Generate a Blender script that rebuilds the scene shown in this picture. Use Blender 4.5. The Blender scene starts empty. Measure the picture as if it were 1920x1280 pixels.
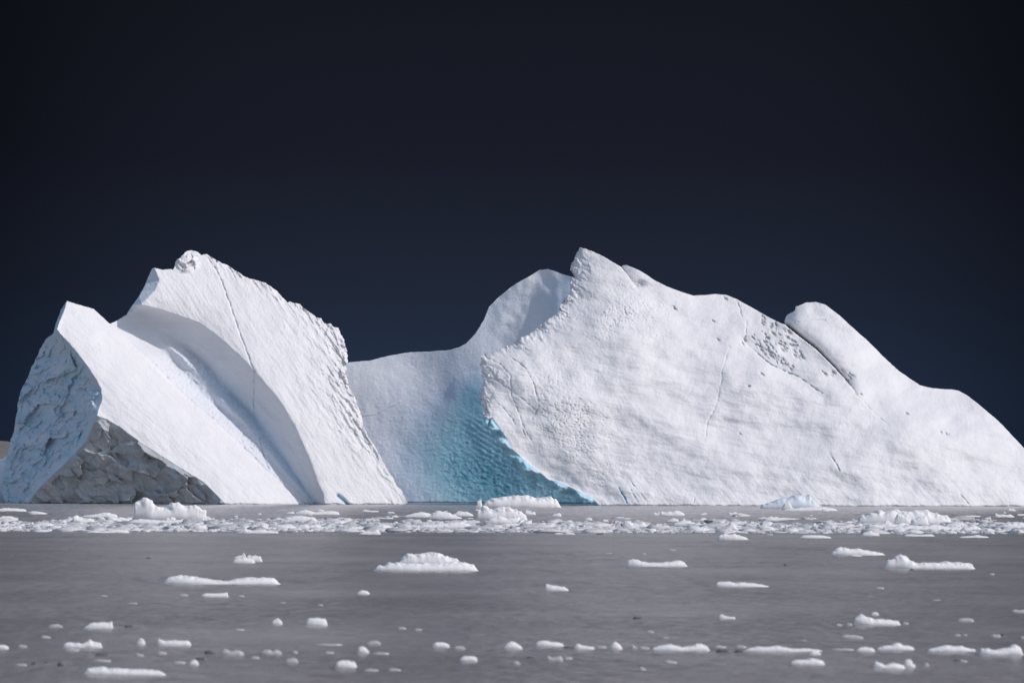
import bpy, math
import numpy as np
from mathutils import Matrix, Vector

# ------------------------------------------------------------------ camera, sky, sun, exposure
SC = bpy.context.scene
F_PX, CAM_H, HORIZON = 5444.0, 5.0, 905.0       # focal length in photo pixels, eye height, horizon row
PITCH, ROLL = math.atan((HORIZON - 640) / F_PX), math.radians(0.15)
cam_d = bpy.data.cameras.new('camera')
cam = bpy.data.objects.new('camera', cam_d)
SC.collection.objects.link(cam)
CAM_M = Matrix.Rotation(math.pi / 2 + PITCH, 4, 'X') @ Matrix.Rotation(ROLL, 4, 'Z')
cam.matrix_world = Matrix.Translation((0, 0, CAM_H)) @ CAM_M
cam_d.sensor_width = 36
cam_d.lens = 36 * F_PX / 1920
cam_d.clip_start, cam_d.clip_end = 1, 60000
cam_d.dof.use_dof = True
cam_d.dof.focus_distance = 620
cam_d.dof.aperture_fstop = 1.2
SC.camera = cam

SUN = np.array([0.70, -0.36, 0.62]); SUN /= np.linalg.norm(SUN)
world = bpy.data.worlds.new('World'); SC.world = world
world.use_nodes = True
wn, wl = world.node_tree.nodes, world.node_tree.links
wn.clear()
w_out = wn.new('ShaderNodeOutputWorld'); w_bg = wn.new('ShaderNodeBackground')
sky = wn.new('ShaderNodeTexSky'); sky.sky_type = 'NISHITA'; sky.sun_disc = False
sky.sun_elevation = math.asin(SUN[2]); sky.sun_rotation = math.atan2(SUN[0], SUN[1])
SKY_STRENGTH = 0.112
w_bg.inputs['Strength'].default_value = SKY_STRENGTH
tc = wn.new('ShaderNodeTexCoord')
sep = wn.new('ShaderNodeSeparateXYZ'); wl.new(tc.outputs['Generated'], sep.inputs[0])
# sky darkened ahead only, bluer low down; kept bright elsewhere to light the ice
ramp_e = wn.new('ShaderNodeMapRange'); ramp_e.inputs['From Min'].default_value = 0.0
ramp_e.inputs['From Max'].default_value = 0.25
wl.new(sep.outputs['Z'], ramp_e.inputs['Value'])
cr = wn.new('ShaderNodeValToRGB'); wl.new(ramp_e.outputs[0], cr.inputs[0])
def k(c): return tuple(v / SKY_STRENGTH for v in c) + (1,)
stops = [(0.0, (0.0195, 0.0345, 0.0690)), (0.13, (0.0182, 0.0305, 0.0610)), (0.27, (0.0142, 0.0198, 0.0370)),
         (0.45, (0.0100, 0.0120, 0.0208)), (0.70, (0.0076, 0.0087, 0.0142)), (1.0, (0.0058, 0.0072, 0.0116))]
cr.color_ramp.elements[0].position = 0; cr.color_ramp.elements[0].color = k(stops[0][1])
cr.color_ramp.elements[1].position = 1; cr.color_ramp.elements[1].color = k(stops[-1][1])
for p, c in stops[1:-1]:
    e = cr.color_ramp.elements.new(p); e.color = k(c)
az = wn.new('ShaderNodeMath'); az.operation = 'MULTIPLY'
wl.new(sep.outputs['X'], az.inputs[0]); wl.new(sep.outputs['X'], az.inputs[1])
azr = wn.new('ShaderNodeMapRange'); azr.interpolation_type = 'SMOOTHSTEP'
azr.inputs['From Min'].default_value = 0.0; azr.inputs['From Max'].default_value = 0.045
azr.inputs['To Min'].default_value = 1.0; azr.inputs['To Max'].default_value = 0.32
wl.new(az.outputs[0], azr.inputs['Value'])
dk = wn.new('ShaderNodeVectorMath'); dk.operation = 'SCALE'
wl.new(cr.outputs[0], dk.inputs[0]); wl.new(azr.outputs[0], dk.inputs['Scale'])
fw = wn.new('ShaderNodeMapRange'); fw.interpolation_type = 'SMOOTHSTEP'
fw.inputs['From Min'].default_value = 0.45; fw.inputs['From Max'].default_value = 0.92
wl.new(sep.outputs['Y'], fw.inputs['Value'])
soft = wn.new('ShaderNodeHueSaturation'); soft.inputs['Saturation'].default_value = 0.92
wl.new(sky.outputs[0], soft.inputs['Color'])
mixw = wn.new('ShaderNodeMix'); mixw.data_type = 'RGBA'
wl.new(fw.outputs[0], mixw.inputs['Factor'])
wl.new(soft.outputs[0], mixw.inputs['A']); wl.new(dk.outputs[0], mixw.inputs['B'])
wl.new(mixw.outputs['Result'], w_bg.inputs['Color']); wl.new(w_bg.outputs[0], w_out.inputs[0])

sun_d = bpy.data.lights.new('sun', 'SUN'); sun_d.energy = 2.2; sun_d.angle = math.radians(1.2)
sun_d.color = (1.0, 0.945, 0.925)
sun_o = bpy.data.objects.new('sun', sun_d); SC.collection.objects.link(sun_o)
sun_o.rotation_euler = Vector((-SUN).tolist()).to_track_quat('-Z', 'Y').to_euler()
SC.view_settings.view_transform = 'Standard'; SC.view_settings.look = 'None'
SC.view_settings.exposure = 0.0; SC.view_settings.gamma = 1.0
SC.view_settings.use_curve_mapping = False

# ------------------------------------------------------------------ helpers: rays, noise, meshes
R3 = np.array(CAM_M.to_3x3())
ORIGIN = np.array([0, 0, CAM_H])
def at_depth(px, py, Y):
    """world points whose world-Y is Y on the sight lines of photo pixels (px, py)"""
    px, py, Y = np.broadcast_arrays(np.asarray(px, float), np.asarray(py, float), np.asarray(Y, float))
    v = np.stack([(px - 960) / F_PX, -(py - 640) / F_PX, -np.ones_like(px)], -1) @ R3.T
    return ORIGIN + v * (Y / v[..., 1])[..., None]
def on_water(px, py):
    v = R3 @ np.array([(px - 960) / F_PX, -(py - 640) / F_PX, -1.0])
    return ORIGIN + v * (-CAM_H / v[2])

def hsh(ix, iy, seed):
    h = (ix.astype(np.int64) * 374761393 + iy.astype(np.int64) * 668265263 + seed * 974634777) & 0xffffffff
    h = ((h ^ (h >> 13)) * 1274126177) & 0xffffffff
    h = ((h ^ (h >> 16)) * 2246822519) & 0xffffffff
    return ((h ^ (h >> 15)) & 0xffffff) / float(0xffffff)
def vn(x, y, seed=0):
    ix, iy = np.floor(x), np.floor(y); fx, fy = x - ix, y - iy
    ux, uy = fx * fx * fx * (fx * (fx * 6 - 15) + 10), fy * fy * fy * (fy * (fy * 6 - 15) + 10)
    ix, iy = ix.astype(np.int64), iy.astype(np.int64)
    def g(a, b):
        t = hsh(ix + a, iy + b, seed) * 2 * np.pi
        return np.cos(t) * (fx - a) + np.sin(t) * (fy - b)
    return 1.5 * ((g(0, 0) * (1 - ux) + g(1, 0) * ux) * (1 - uy) + (g(0, 1) * (1 - ux) + g(1, 1) * ux) * uy)
def fbm(x, y, octv=4, seed=0, gain=0.5):
    a, s, t = 1.0, 0.0, 0.0
    for i in range(octv):
        s = s + a * vn(x * 2 ** i + 17.3 * i, y * 2 ** i - 9.1 * i, seed + i); t += a; a *= gain
    return s / t
def ridged(x, y, octv=3, seed=0): 
    a, s, t = 1.0, 0.0, 0.0
    for i in range(octv):
        s = s + a * (1 - np.abs(vn(x * 2 ** i, y * 2 ** i, seed + i)) * 2); t += a; a *= 0.5
    return s / t
def worley(x, y, seed=0):
    ix, iy = np.floor(x).astype(np.int64), np.floor(y).astype(np.int64)
    f1 = np.full(x.shape, 9.0); f2 = np.full(x.shape, 9.0); cid = np.zeros(x.shape)
    for a in (-1, 0, 1):
        for b in (-1, 0, 1):
            jx, jy = ix + a, iy + b
            d = np.hypot(jx + hsh(jx, jy, seed) - x, jy + hsh(jx, jy, seed + 77) - y)
            c = hsh(jx, jy, seed + 191)
            near = d < f1
            f2 = np.where(near, f1, np.minimum(f2, d)); cid = np.where(near, c, cid); f1 = np.where(near, d, f1)
    return f1, f2, cid
def facets(x, y, seed=0):
    """broken ice: every cell of a random mosaic is a plane with its own tilt"""
    ix, iy = np.floor(x).astype(np.int64), np.floor(y).astype(np.int64)
    best = np.full(x.shape, 9.0); r = np.zeros(x.shape)
    for a in (-1, 0, 1):
        for b in (-1, 0, 1):
            jx, jy = ix + a, iy + b
            dx, dy = x - jx - hsh(jx, jy, seed), y - jy - hsh(jx, jy, seed + 77)
            d = np.abs(dx) ** 1.6 + np.abs(dy) ** 1.6
            v = (hsh(jx, jy, seed + 11) - .5) * 2 * dx + (hsh(jx, jy, seed + 23) - .5) * 2 * dy + (hsh(jx, jy, seed + 31) - .5) * .8
            n = d < best; best = np.where(n, d, best); r = np.where(n, v, r)
    return r
def sstep(a, b, x):
    t = np.clip((x - a) / (b - a), 0, 1); return t * t * (3 - 2 * t)
def rot(x, y, deg, su, sv):
    """coordinates along (u) and across (v) a direction deg below the horizontal, to the right"""
    c, s = math.cos(math.radians(deg)), math.sin(math.radians(deg))
    return (x * c + y * s) / su, (-x * s + y * c) / sv
def tps(pts):
    P = np.array(pts, float); n = len(P)
    def U(r2): return np.where(r2 > 0, 0.5 * r2 * np.log(np.maximum(r2, 1e-12)), 0)
    S = 100.0
    X = P[:, :2] / S
    Kk = U(((X[:, None] - X[None]) ** 2).sum(-1)) + 1e-4 * np.eye(n)
    Q = np.c_[np.ones(n), X]
    A = np.block([[Kk, Q], [Q.T, np.zeros((3, 3))]])
    w = np.linalg.solve(A, np.r_[P[:, 2], 0, 0, 0])
    def f(px, py):
        r = np.zeros(np.shape(px)) + w[n] + w[n + 1] * px / S + w[n + 2] * py / S
        for i in range(n):
            r = r + w[i] * U((px / S - X[i, 0]) ** 2 + (py / S - X[i, 1]) ** 2)
        return r
    return f
def inside(poly, px, py):
    P = np.asarray(poly, float); c = np.zeros(px.shape, bool)
    for (x0, y0), (x1, y1) in zip(P, np.roll(P, -1, 0)):
        if y0 == y1: continue
        c ^= ((y0 > py) != (y1 > py)) & (px < (x1 - x0) * (py - y0) / (y1 - y0) + x0)
    return c
def near_line(line, px, py, closed=False):
    """distance to a polyline, nearest point, and fraction along it"""
    L = np.asarray(line, float)
    if closed: L = np.r_[L, L[:1]]
    best = np.full(px.shape, 1e9); qx = px.copy(); qy = py.copy(); fr = np.zeros(px.shape)
    m = len(L) - 1
    for i in range(m):
        a, b = L[i], L[i + 1]; ab = b - a; l2 = max((ab ** 2).sum(), 1e-9)
        t = np.clip(((px - a[0]) * ab[0] + (py - a[1]) * ab[1]) / l2, 0, 1)
        x, y = a[0] + t * ab[0], a[1] + t * ab[1]; d = np.hypot(px - x, py - y)
        n = d < best
        best = np.where(n, d, best); qx = np.where(n, x, qx); qy = np.where(n, y, qy); fr = np.where(n, (i + t) / m, fr)
    return best, qx, qy, fr
def roughen(poly, amp, seed, closed=True, step=2.0):
    P = np.asarray(poly, float); out = []
    n = len(P) if closed else len(P) - 1
    for i in range(n):
        a, b = P[i], P[(i + 1) % len(P)]; m = max(1, int(np.hypot(*(b - a)) / step))
        for j in range(m): out.append(a + (b - a) * j / m)
    Q = np.array(out)
    am = amp(Q[:, 0], Q[:, 1])
    Q[:, 0] += am * 2.0 * fbm(Q[:, 0] / 15, Q[:, 1] / 15, 5, seed, .68)
    Q[:, 1] += am * 2.0 * fbm(Q[:, 0] / 15 + 50, Q[:, 1] / 15, 5, seed + 5, .68)
    return Q
def xy(line):   # x as a function of y from a traced line
    L = np.array(sorted(line, key=lambda p: p[1]), float)
    return lambda y: np.interp(y, L[:, 1], L[:, 0])

def mesh_obj(name, V, quads, mat, parent=None, tris=None, attr=None, smooth=True):
    me = bpy.data.meshes.new(name)
    V = np.asarray(V, np.float32); quads = np.asarray(quads, np.int32).reshape(-1, 4)
    tris = np.zeros((0, 3), np.int32) if tris is None else np.asarray(tris, np.int32).reshape(-1, 3)
    nl = quads.size + tris.size; nf = len(quads) + len(tris)
    me.vertices.add(len(V)); me.vertices.foreach_set('co', V.ravel())
    me.loops.add(nl); me.loops.foreach_set('vertex_index', np.r_[quads.ravel(), tris.ravel()])
    me.polygons.add(nf)
    me.polygons.foreach_set('loop_start', np.r_[np.arange(len(quads)) * 4, quads.size + np.arange(len(tris)) * 3].astype(np.int32))
    me.polygons.foreach_set('use_smooth', np.full(nf, smooth))
    me.update(calc_edges=True); me.validate()
    if attr is not None:
        a = me.attributes.new('ice', 'FLOAT_COLOR', 'POINT')
        a.data.foreach_set('color', np.c_[attr, np.ones(len(attr))].astype(np.float32).ravel())
    me.materials.append(mat)
    o = bpy.data.objects.new(name, me); SC.collection.objects.link(o)
    if parent is not None: o.parent = parent
    return o
def tag(o, label=None, cat=None, group=None, kind=None):
    for kk, v in (('label', label), ('category', cat), ('group', group), ('kind', kind)):
        if v: o[kk] = v
    return o
def empty(name, loc):
    o = bpy.data.objects.new(name, None); o.location = loc; SC.collection.objects.link(o); return o

# ------------------------------------------------------------------ materials
def node_mat(name):
    m = bpy.data.materials.new(name); m.use_nodes = True
    n, l = m.node_tree.nodes, m.node_tree.links
    return m, n, l, n['Principled BSDF']
def add_noise(n, l, scale, detail, vec, rough=0.55):
    t = n.new('ShaderNodeTexNoise'); t.inputs['Scale'].default_value = scale
    t.inputs['Detail'].default_value = detail; t.inputs['Roughness'].default_value = rough
    l.new(vec, t.inputs['Vector']); return t
def mixc(n, l, fac, a, b):
    m = n.new('ShaderNodeMix'); m.data_type = 'RGBA'
    for s, v in (('Factor', fac), ('A', a), ('B', b)):
        if hasattr(v, 'is_output'): l.new(v, m.inputs[s])
        else: m.inputs[s].default_value = v
    return m.outputs['Result']

def ice_material():
    m, n, l, p = node_mat('glacier_ice')
    at = n.new('ShaderNodeAttribute'); at.attribute_name = 'ice'
    s = n.new('ShaderNodeSeparateColor'); l.new(at.outputs['Color'], s.inputs[0])
    g = n.new('ShaderNodeNewGeometry')
    n1 = add_noise(n, l, 0.12, 6, g.outputs['Position']); n2 = add_noise(n, l, 1.6, 5, g.outputs['Position'], .65)
    snow = mixc(n, l, n1.outputs['Fac'], (0.74, 0.73, 0.755, 1), (0.89, 0.88, 0.895, 1))
    ramp = n.new('ShaderNodeValToRGB'); l.new(s.outputs[0], ramp.inputs[0])
    e = ramp.color_ramp.elements
    e[0].position = 0; e[0].color = (1, 1, 1, 1); e[1].position = 1; e[1].color = (0.07, 0.28, 0.39, 1)
    for q, c in ((0.25, (0.76, 0.86, 0.97)), (0.5, (0.46, 0.79, 0.91)), (0.75, (0.22, 0.56, 0.70))):
        a = e.new(q); a.color = c + (1,)
    mul = n.new('ShaderNodeMix'); mul.data_type = 'RGBA'; mul.blend_type = 'MULTIPLY'
    mul.inputs['Factor'].default_value = 1
    l.new(snow, mul.inputs['A']); l.new(ramp.outputs[0], mul.inputs['B'])
    dirt_shade = mixc(n, l, n2.outputs['Fac'], (0.305, 0.315, 0.335, 1), (0.485, 0.50, 0.525, 1))
    l.new(mixc(n, l, s.outputs[1], mul.outputs['Result'], dirt_shade), p.inputs['Base Color'])
    p.inputs['Roughness'].default_value = 0.6; p.inputs['Specular IOR Level'].default_value = 0.25
    b = n.new('ShaderNodeBump'); b.inputs['Distance'].default_value = 0.3; b.inputs['Strength'].default_value = 0.5
    l.new(n2.outputs['Fac'], b.inputs['Height']); l.new(b.outputs[0], p.inputs['Normal'])
    return m
def floe_material():
    m, n, l, p = node_mat('floe_ice')
    g = n.new('ShaderNodeNewGeometry')
    n1 = add_noise(n, l, 1.2, 5, g.outputs['Position']); n2 = add_noise(n, l, 5, 5, g.outputs['Position'], .65)
    l.new(mixc(n, l, n1.outputs['Fac'], (0.80, 0.79, 0.80, 1), (0.92, 0.90, 0.90, 1)), p.inputs['Base Color'])
    p.inputs['Roughness'].default_value = 0.55; p.inputs['Specular IOR Level'].default_value = 0.25
    b = n.new('ShaderNodeBump'); b.inputs['Distance'].default_value = 0.08; b.inputs['Strength'].default_value = 0.4
    l.new(n2.outputs['Fac'], b.inputs['Height']); l.new(b.outputs[0], p.inputs['Normal'])
    return m
def water_material():
    m, n, l, p = node_mat('sea_water')
    g = n.new('ShaderNodeNewGeometry')
    mp = n.new('ShaderNodeMapping'); mp.inputs['Scale'].default_value = (0.6, 0.55, 1)
    l.new(g.outputs['Position'], mp.inputs['Vector'])
    mp2 = n.new('ShaderNodeMapping'); mp2.inputs['Scale'].default_value = (0.07, 0.07, 1)
    l.new(g.outputs['Position'], mp2.inputs['Vector'])
    slush = n.new('ShaderNodeMix'); slush.data_type = 'RGBA'
    big = add_noise(n, l, 1.0, 5, mp2.outputs[0], .6)
    fine = add_noise(n, l, 1.6, 5, mp.outputs[0], .65)
    bm = n.new('ShaderNodeMapRange'); bm.inputs['From Min'].default_value = 0.32; bm.inputs['From Max'].default_value = 0.68
    l.new(big.outputs['Fac'], bm.inputs['Value'])
    l.new(mixc(n, l, bm.outputs[0], (0.27, 0.256, 0.262, 1), (0.375, 0.356, 0.363, 1)), slush.inputs['A'])
    # a film of slush and crumbs in drifting streaks, only along the foot of the berg
    sp = n.new('ShaderNodeSeparateXYZ'); l.new(g.outputs['Position'], sp.inputs[0])
    zone = n.new('ShaderNodeMapRange'); zone.inputs['From Min'].default_value = 290; zone.inputs['From Max'].default_value = 300
    l.new(sp.outputs['Y'], zone.inputs['Value'])
    mp3 = n.new('ShaderNodeMapping'); mp3.inputs['Scale'].default_value = (0.16, 0.035, 1); l.new(g.outputs['Position'], mp3.inputs['Vector'])
    st = add_noise(n, l, 1.6, 8, mp3.outputs[0], .72)
    th = n.new('ShaderNodeMapRange'); th.inputs['From Min'].default_value = 0.50; th.inputs['From Max'].default_value = 0.68
    l.new(st.outputs['Fac'], th.inputs['Value'])
    mu = n.new('ShaderNodeMath'); mu.operation = 'MULTIPLY'; l.new(zone.outputs[0], mu.inputs[0]); l.new(th.outputs[0], mu.inputs[1])
    l.new(mu.outputs[0], slush.inputs['Factor']); slush.inputs['B'].default_value = (0.52, 0.50, 0.51, 1)
    l.new(slush.outputs['Result'], p.inputs['Base Color'])
    p.inputs['Roughness'].default_value = 0.24; p.inputs['IOR'].default_value = 1.33
    p.inputs['Specular IOR Level'].default_value = 0.5
    b2 = n.new('ShaderNodeBump'); b2.inputs['Distance'].default_value = 0.22; b2.inputs['Strength'].default_value = 0.55
    l.new(fine.outputs['Fac'], b2.inputs['Height']); l.new(b2.outputs[0], p.inputs['Normal'])
    return m
def hill_material():
    m, n, l, p = node_mat('hill_rock')
    g = n.new('ShaderNodeNewGeometry'); n1 = add_noise(n, l, 0.02, 6, g.outputs['Position'])
    l.new(mixc(n, l, n1.outputs['Fac'], (0.12, 0.11, 0.108, 1), (0.20, 0.185, 0.18, 1)), p.inputs['Base Color'])
    p.inputs['Roughness'].default_value = 0.9
    return m
def slush_material():
    m, n, l, p = node_mat('wet_slush'); g = n.new('ShaderNodeNewGeometry')
    n1 = add_noise(n, l, 6, 4, g.outputs['Position'])
    l.new(mixc(n, l, n1.outputs['Fac'], (0.34, 0.335, 0.34, 1), (0.66, 0.645, 0.65, 1)), p.inputs['Base Color']); p.inputs['Roughness'].default_value = .35
    return m
M_SLUSH = slush_material()
M_ICE, M_FLOE, M_WATER, M_HILL = ice_material(), floe_material(), water_material(), hill_material()

# ------------------------------------------------------------------ the setting: water and far hills
def sea():
    ny, nx = 1000, 700                                        # waves as real relief where the picture looks, a flat sheet out to the horizon
    Y = 50 * (860 / 50) ** np.linspace(0, 1, ny)[:, None]
    U = np.linspace(-1, 1, nx)[None] + 0 * Y
    X = U * (0.27 * Y + 25)
    Y = Y + 0 * X
    rough = 0.020 + 0.10 * sstep(285, 305, Y)
    Z = rough * (fbm(X / 2.6, Y / 3.4, 4, 160, .65) * 1.5 + .7 * vn(X / 1.1, Y / 2, 165)) + .055 * (1 + fbm(X / 14, Y / 20, 2, 166)) * fbm(X / .9, Y / 1.2, 3, 167, .65) - .02
    inner = sstep(1.0, .93, np.abs(U)) * sstep(50, 54, Y) * sstep(860, 820, Y)
    Z = Z * inner - .244 * (1 - inner)                       # sinks into the flat sheet at its borders
    I = np.arange(nx * ny).reshape(ny, nx)
    q = np.stack([I[:-1, :-1], I[:-1, 1:], I[1:, 1:], I[1:, :-1]], -1).reshape(-1, 4)
    V = np.r_[np.stack([X, Y, Z], -1).reshape(-1, 3), [(-30000, -2000, -.25), (30000, -2000, -.25), (30000, 40000, -.25), (-30000, 40000, -.25)]]
    N = nx * ny
    tag(mesh_obj('water', V, np.r_[q, [(N, N + 1, N + 2, N + 3)]], M_WATER), kind='structure')
sea()
def hills():
    nx, ny = 220, 40
    X, T = np.meshgrid(np.linspace(-3400, -700, nx), np.linspace(0, 1, ny))
    crest = np.interp(X[0], [-3400, -2600, -1900, -1400, -1100, -1030, -930, -700], [60, 150, 210, 140, 95, 82, 55, -5])
    Z = crest[None] * np.sin(np.pi * np.clip(T, 0, 1)) ** 0.7 * (1 + 0.12 * fbm(X / 160, T * 5, 4, 3)) - 4
    V = np.stack([X, 5600 + 1300 * T, Z], -1).reshape(-1, 3)
    I = np.arange(nx * ny).reshape(ny, nx)
    q = np.stack([I[:-1, :-1], I[:-1, 1:], I[1:, 1:], I[1:, :-1]], -1).reshape(-1, 4)
    tag(mesh_obj('hills', V, q, M_HILL), kind='structure')
hills()

# ------------------------------------------------------------------ the iceberg
D0, U0 = 650.0, 650.0 / F_PX                 # reference distance; one photo pixel there in metres
berg = empty('iceberg', (float(at_depth(960, 946, D0)[0]), D0, 0))
tag(berg, 'huge white iceberg with ridged peaks and a deep blue hollow', 'iceberg')

def relief(outline, depth, colour, parts, step=1.3, back_at=330.0):
    """a closed body of ice: the traced outline gives its extent, depth() its front in 3-D, back_at the depth of its back.
    parts: list of (name, test(px,py)); the first one takes what is left and the back of the body"""
    P = np.asarray(outline, float)
    x0, y0 = P.min(0) - 2; x1, y1 = P.max(0) + 2
    nx, ny = int((x1 - x0) / step) + 1, int((y1 - y0) / step) + 1
    GX, GY = np.meshgrid(x0 + step * np.arange(nx), y0 + step * np.arange(ny))
    cx, cy = GX[:-1, :-1] + step / 2, GY[:-1, :-1] + step / 2
    cell = inside(P, cx, cy)
    cnt = np.zeros((ny, nx), int)
    for a in (0, 1):
        for b in (0, 1): cnt[a:ny - 1 + a, b:nx - 1 + b] += cell
    used = cnt > 0; edge = used & (cnt < 4)
    idx = -np.ones((ny, nx), int); idx[used] = np.arange(used.sum())
    px, py, ed = GX[used].copy(), GY[used].copy(), edge[used]
    _, qx, qy, _ = near_line(P, px[ed], py[ed], True)
    px[ed], py[ed] = qx, qy
    d = depth(px, py)
    front = at_depth(px, py, D0 + d * U0)
    # the notch the waves have cut along the water line
    cut = 0.5 * sstep(.40, .05, front[:, 2] + .55 * fbm(px / 60, py * 0, 4, 171, .7) + .12)
    front = at_depth(px, py, front[:, 1] + cut)
    # distance to the outline, on a coarse grid, for the swelling of the back
    gx, gy = np.arange(x0, x1 + 14, 12.0), np.arange(y0, y1 + 14, 12.0)
    CX, CY = np.meshgrid(gx, gy); dist = near_line(P[::3], CX, CY, True)[0]
    fx, fy = np.clip((px - x0) / 12, 0, len(gx) - 1.01), np.clip((py - y0) / 12, 0, len(gy) - 1.01)
    ix, iy = fx.astype(int), fy.astype(int); fx -= ix; fy -= iy
    de = (dist[iy, ix] * (1 - fx) + dist[iy, ix + 1] * fx) * (1 - fy) + (dist[iy + 1, ix] * (1 - fx) + dist[iy + 1, ix + 1] * fx) * fy
    de[ed] = 0
    back = at_depth(px, py, D0 + (d + 5 + np.maximum(back_at - d, 12) * sstep(0, 50, de)) * U0)
    q = np.stack([idx[:-1, :-1], idx[1:, :-1], idx[1:, 1:], idx[:-1, 1:]], -1)[cell]
    ccx, ccy = cx[cell], cy[cell]
    lab = np.zeros(len(q), int)
    for i, (_, test) in enumerate(parts[1:], 1): lab[test(ccx, ccy)] = i
    # side walls between the two boundary loops
    e = np.concatenate([q[:, [0, 1]], q[:, [1, 2]], q[:, [2, 3]], q[:, [3, 0]]])
    key = np.sort(e, 1); key = key[:, 0] * (len(px) + 1) + key[:, 1]
    u, first, c = np.unique(key, return_index=True, return_counts=True)
    be = e[first[c == 1]]
    N = len(px)
    wall = np.stack([be[:, 1], be[:, 0], be[:, 0] + N, be[:, 1] + N], 1)
    V = np.r_[front, back]; col = colour(px, py); col = np.r_[col, col]
    made = []
    for i, (name, _) in enumerate(parts):
        f = q[lab == i]
        if i == 0: f = np.r_[f, wall, q[:, ::-1] + N]
        ids, inv = np.unique(f.ravel(), return_inverse=True)
        made.append(mesh_obj(name, V[ids] - np.array(berg.location), inv.reshape(-1, 4), M_ICE, berg, attr=col[ids]))
    return made
def col3(r, g=0.0, b=0.0):
    r = np.asarray(r, float); return np.stack([np.clip(r, 0, 1), np.clip(g + 0 * r, 0, 1), b + 0 * r], -1)

# ---- the ridged tower: two snow ridges with a groove between, a blue cliff and a dirty grey face
TOWER = [(14, 962), (10, 940), (4, 925), (5, 900), (10, 872), (17, 835), (25, 810), (30, 785), (36, 742), (50, 710), (60, 687), (75, 655),
 (85, 637), (100, 624), (105, 605), (114, 582), (125, 564), (150, 572), (175, 579), (182, 585), (195, 597), (206, 607), (217, 602),
 (237, 590), (240, 585), (246, 576), (260, 556), (269, 540), (274, 530), (277, 520), (285, 504), (289, 502), (297, 504), (305, 506),
 (325, 504), (327, 499), (332, 487), (342, 477), (352, 470), (360, 469), (367, 472), (376, 479), (386, 475), (400, 484), (430, 500),
 (462, 520), (472, 524), (485, 526), (507, 536), (520, 547), (540, 567), (545, 565), (560, 570), (575, 581), (592, 595), (602, 596),
 (609, 606), (620, 608), (635, 615), (642, 630), (649, 652), (652, 677), (650, 690), (647, 700), (651, 710), (657, 730), (666, 747),
 (670, 760), (679, 780), (679, 794), (690, 817), (705, 840), (727, 882), (750, 917), (766, 945), (775, 962)]
CLIFF_EDGE = [(125, 564), (117, 590), (107, 617), (122, 635), (140, 655), (160, 680), (175, 702), (190, 730), (191, 750), (182, 779)]
FOOT_EDGE = [(182, 779), (175, 795), (162, 825), (135, 855), (107, 882), (77, 910), (60, 932), (46, 962)]
DIRT_EDGE = [(182, 779), (200, 785), (225, 800), (240, 812), (270, 832), (300, 852), (345, 880), (385, 905), (405, 925), (425, 945), (440, 962)]
VALLEY = [(190, 560), (206, 607), (225, 622), (242, 640), (275, 670), (312, 707), (350, 745), (375, 765), (425, 810), (475, 857), (497, 880), (530, 907), (572, 945), (592, 964)]
CREST = [(262, 560), (266, 572), (300, 580), (345, 595), (375, 605), (412, 632), (450, 665), (475, 692), (505, 727), (530, 760), (552, 795), (567, 827), (582, 865), (595, 900), (606, 925), (609, 945), (612, 964)]
HORN_EDGE = [(289, 500), (299, 525), (290, 545), (275, 560), (262, 572), (240, 588)]
CRACK = [(402, 500), (417, 532), (430, 567), (440, 597), (455, 640), (467, 672), (477, 697), (477, 735), (476, 772), (479, 790), (487, 822), (495, 857), (505, 882)]
CLIFF_POLY = CLIFF_EDGE + FOOT_EDGE[1:] + [(-30, 970), (-30, 560)]
DIRT_POLY = DIRT_EDGE + FOOT_EDGE[::-1][:-1]
vx_, cx_, hx_ = xy(VALLEY), xy(CREST), xy(HORN_EDGE)
edge_x = xy(CLIFF_EDGE[:8] + [(191, 750)] + FOOT_EDGE)
dirt_y = lambda x: np.interp(x, [p[0] for p in DIRT_EDGE], [p[1] for p in DIRT_EDGE])
def pC(x, y): return 0.40 * (x - 300) + 0.70 * (945 - y) - 14 * np.sin(np.clip((vx_(y) - x) / 190, 0, 1) * np.pi)
def pE(x, y): return 68 + 0.35 * (x - 609) + 0.40 * (945 - y) + 0.00045 * (945 - y) ** 2
def pB(x, y): return np.where(x > 182, pC(x, dirt_y(x)) + 0.35 * (y - dirt_y(x)), pC(182., 779.) + 0.29 * (182 - x) + 0.35 * (y - 779))
_cl = [(a, b, float(pC(np.float64(a), np.float64(b)))) for a, b in CLIFF_EDGE[1:]] + [(a, b, float(pB(np.float64(a), np.float64(b)))) for a, b in FOOT_EDGE[1:]]
_cl += [(a, b, c) for a, b, c in [(20, 820, 290), (5, 900, 268), (60, 690, 300), (90, 800, 215), (130, 735, 190), (40, 760, 305), (95, 625, 250), (110, 588, 225), (60, 860, 218), (12, 945, 225), (100, 690, 250)]]
pA = tps(_cl)
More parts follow.
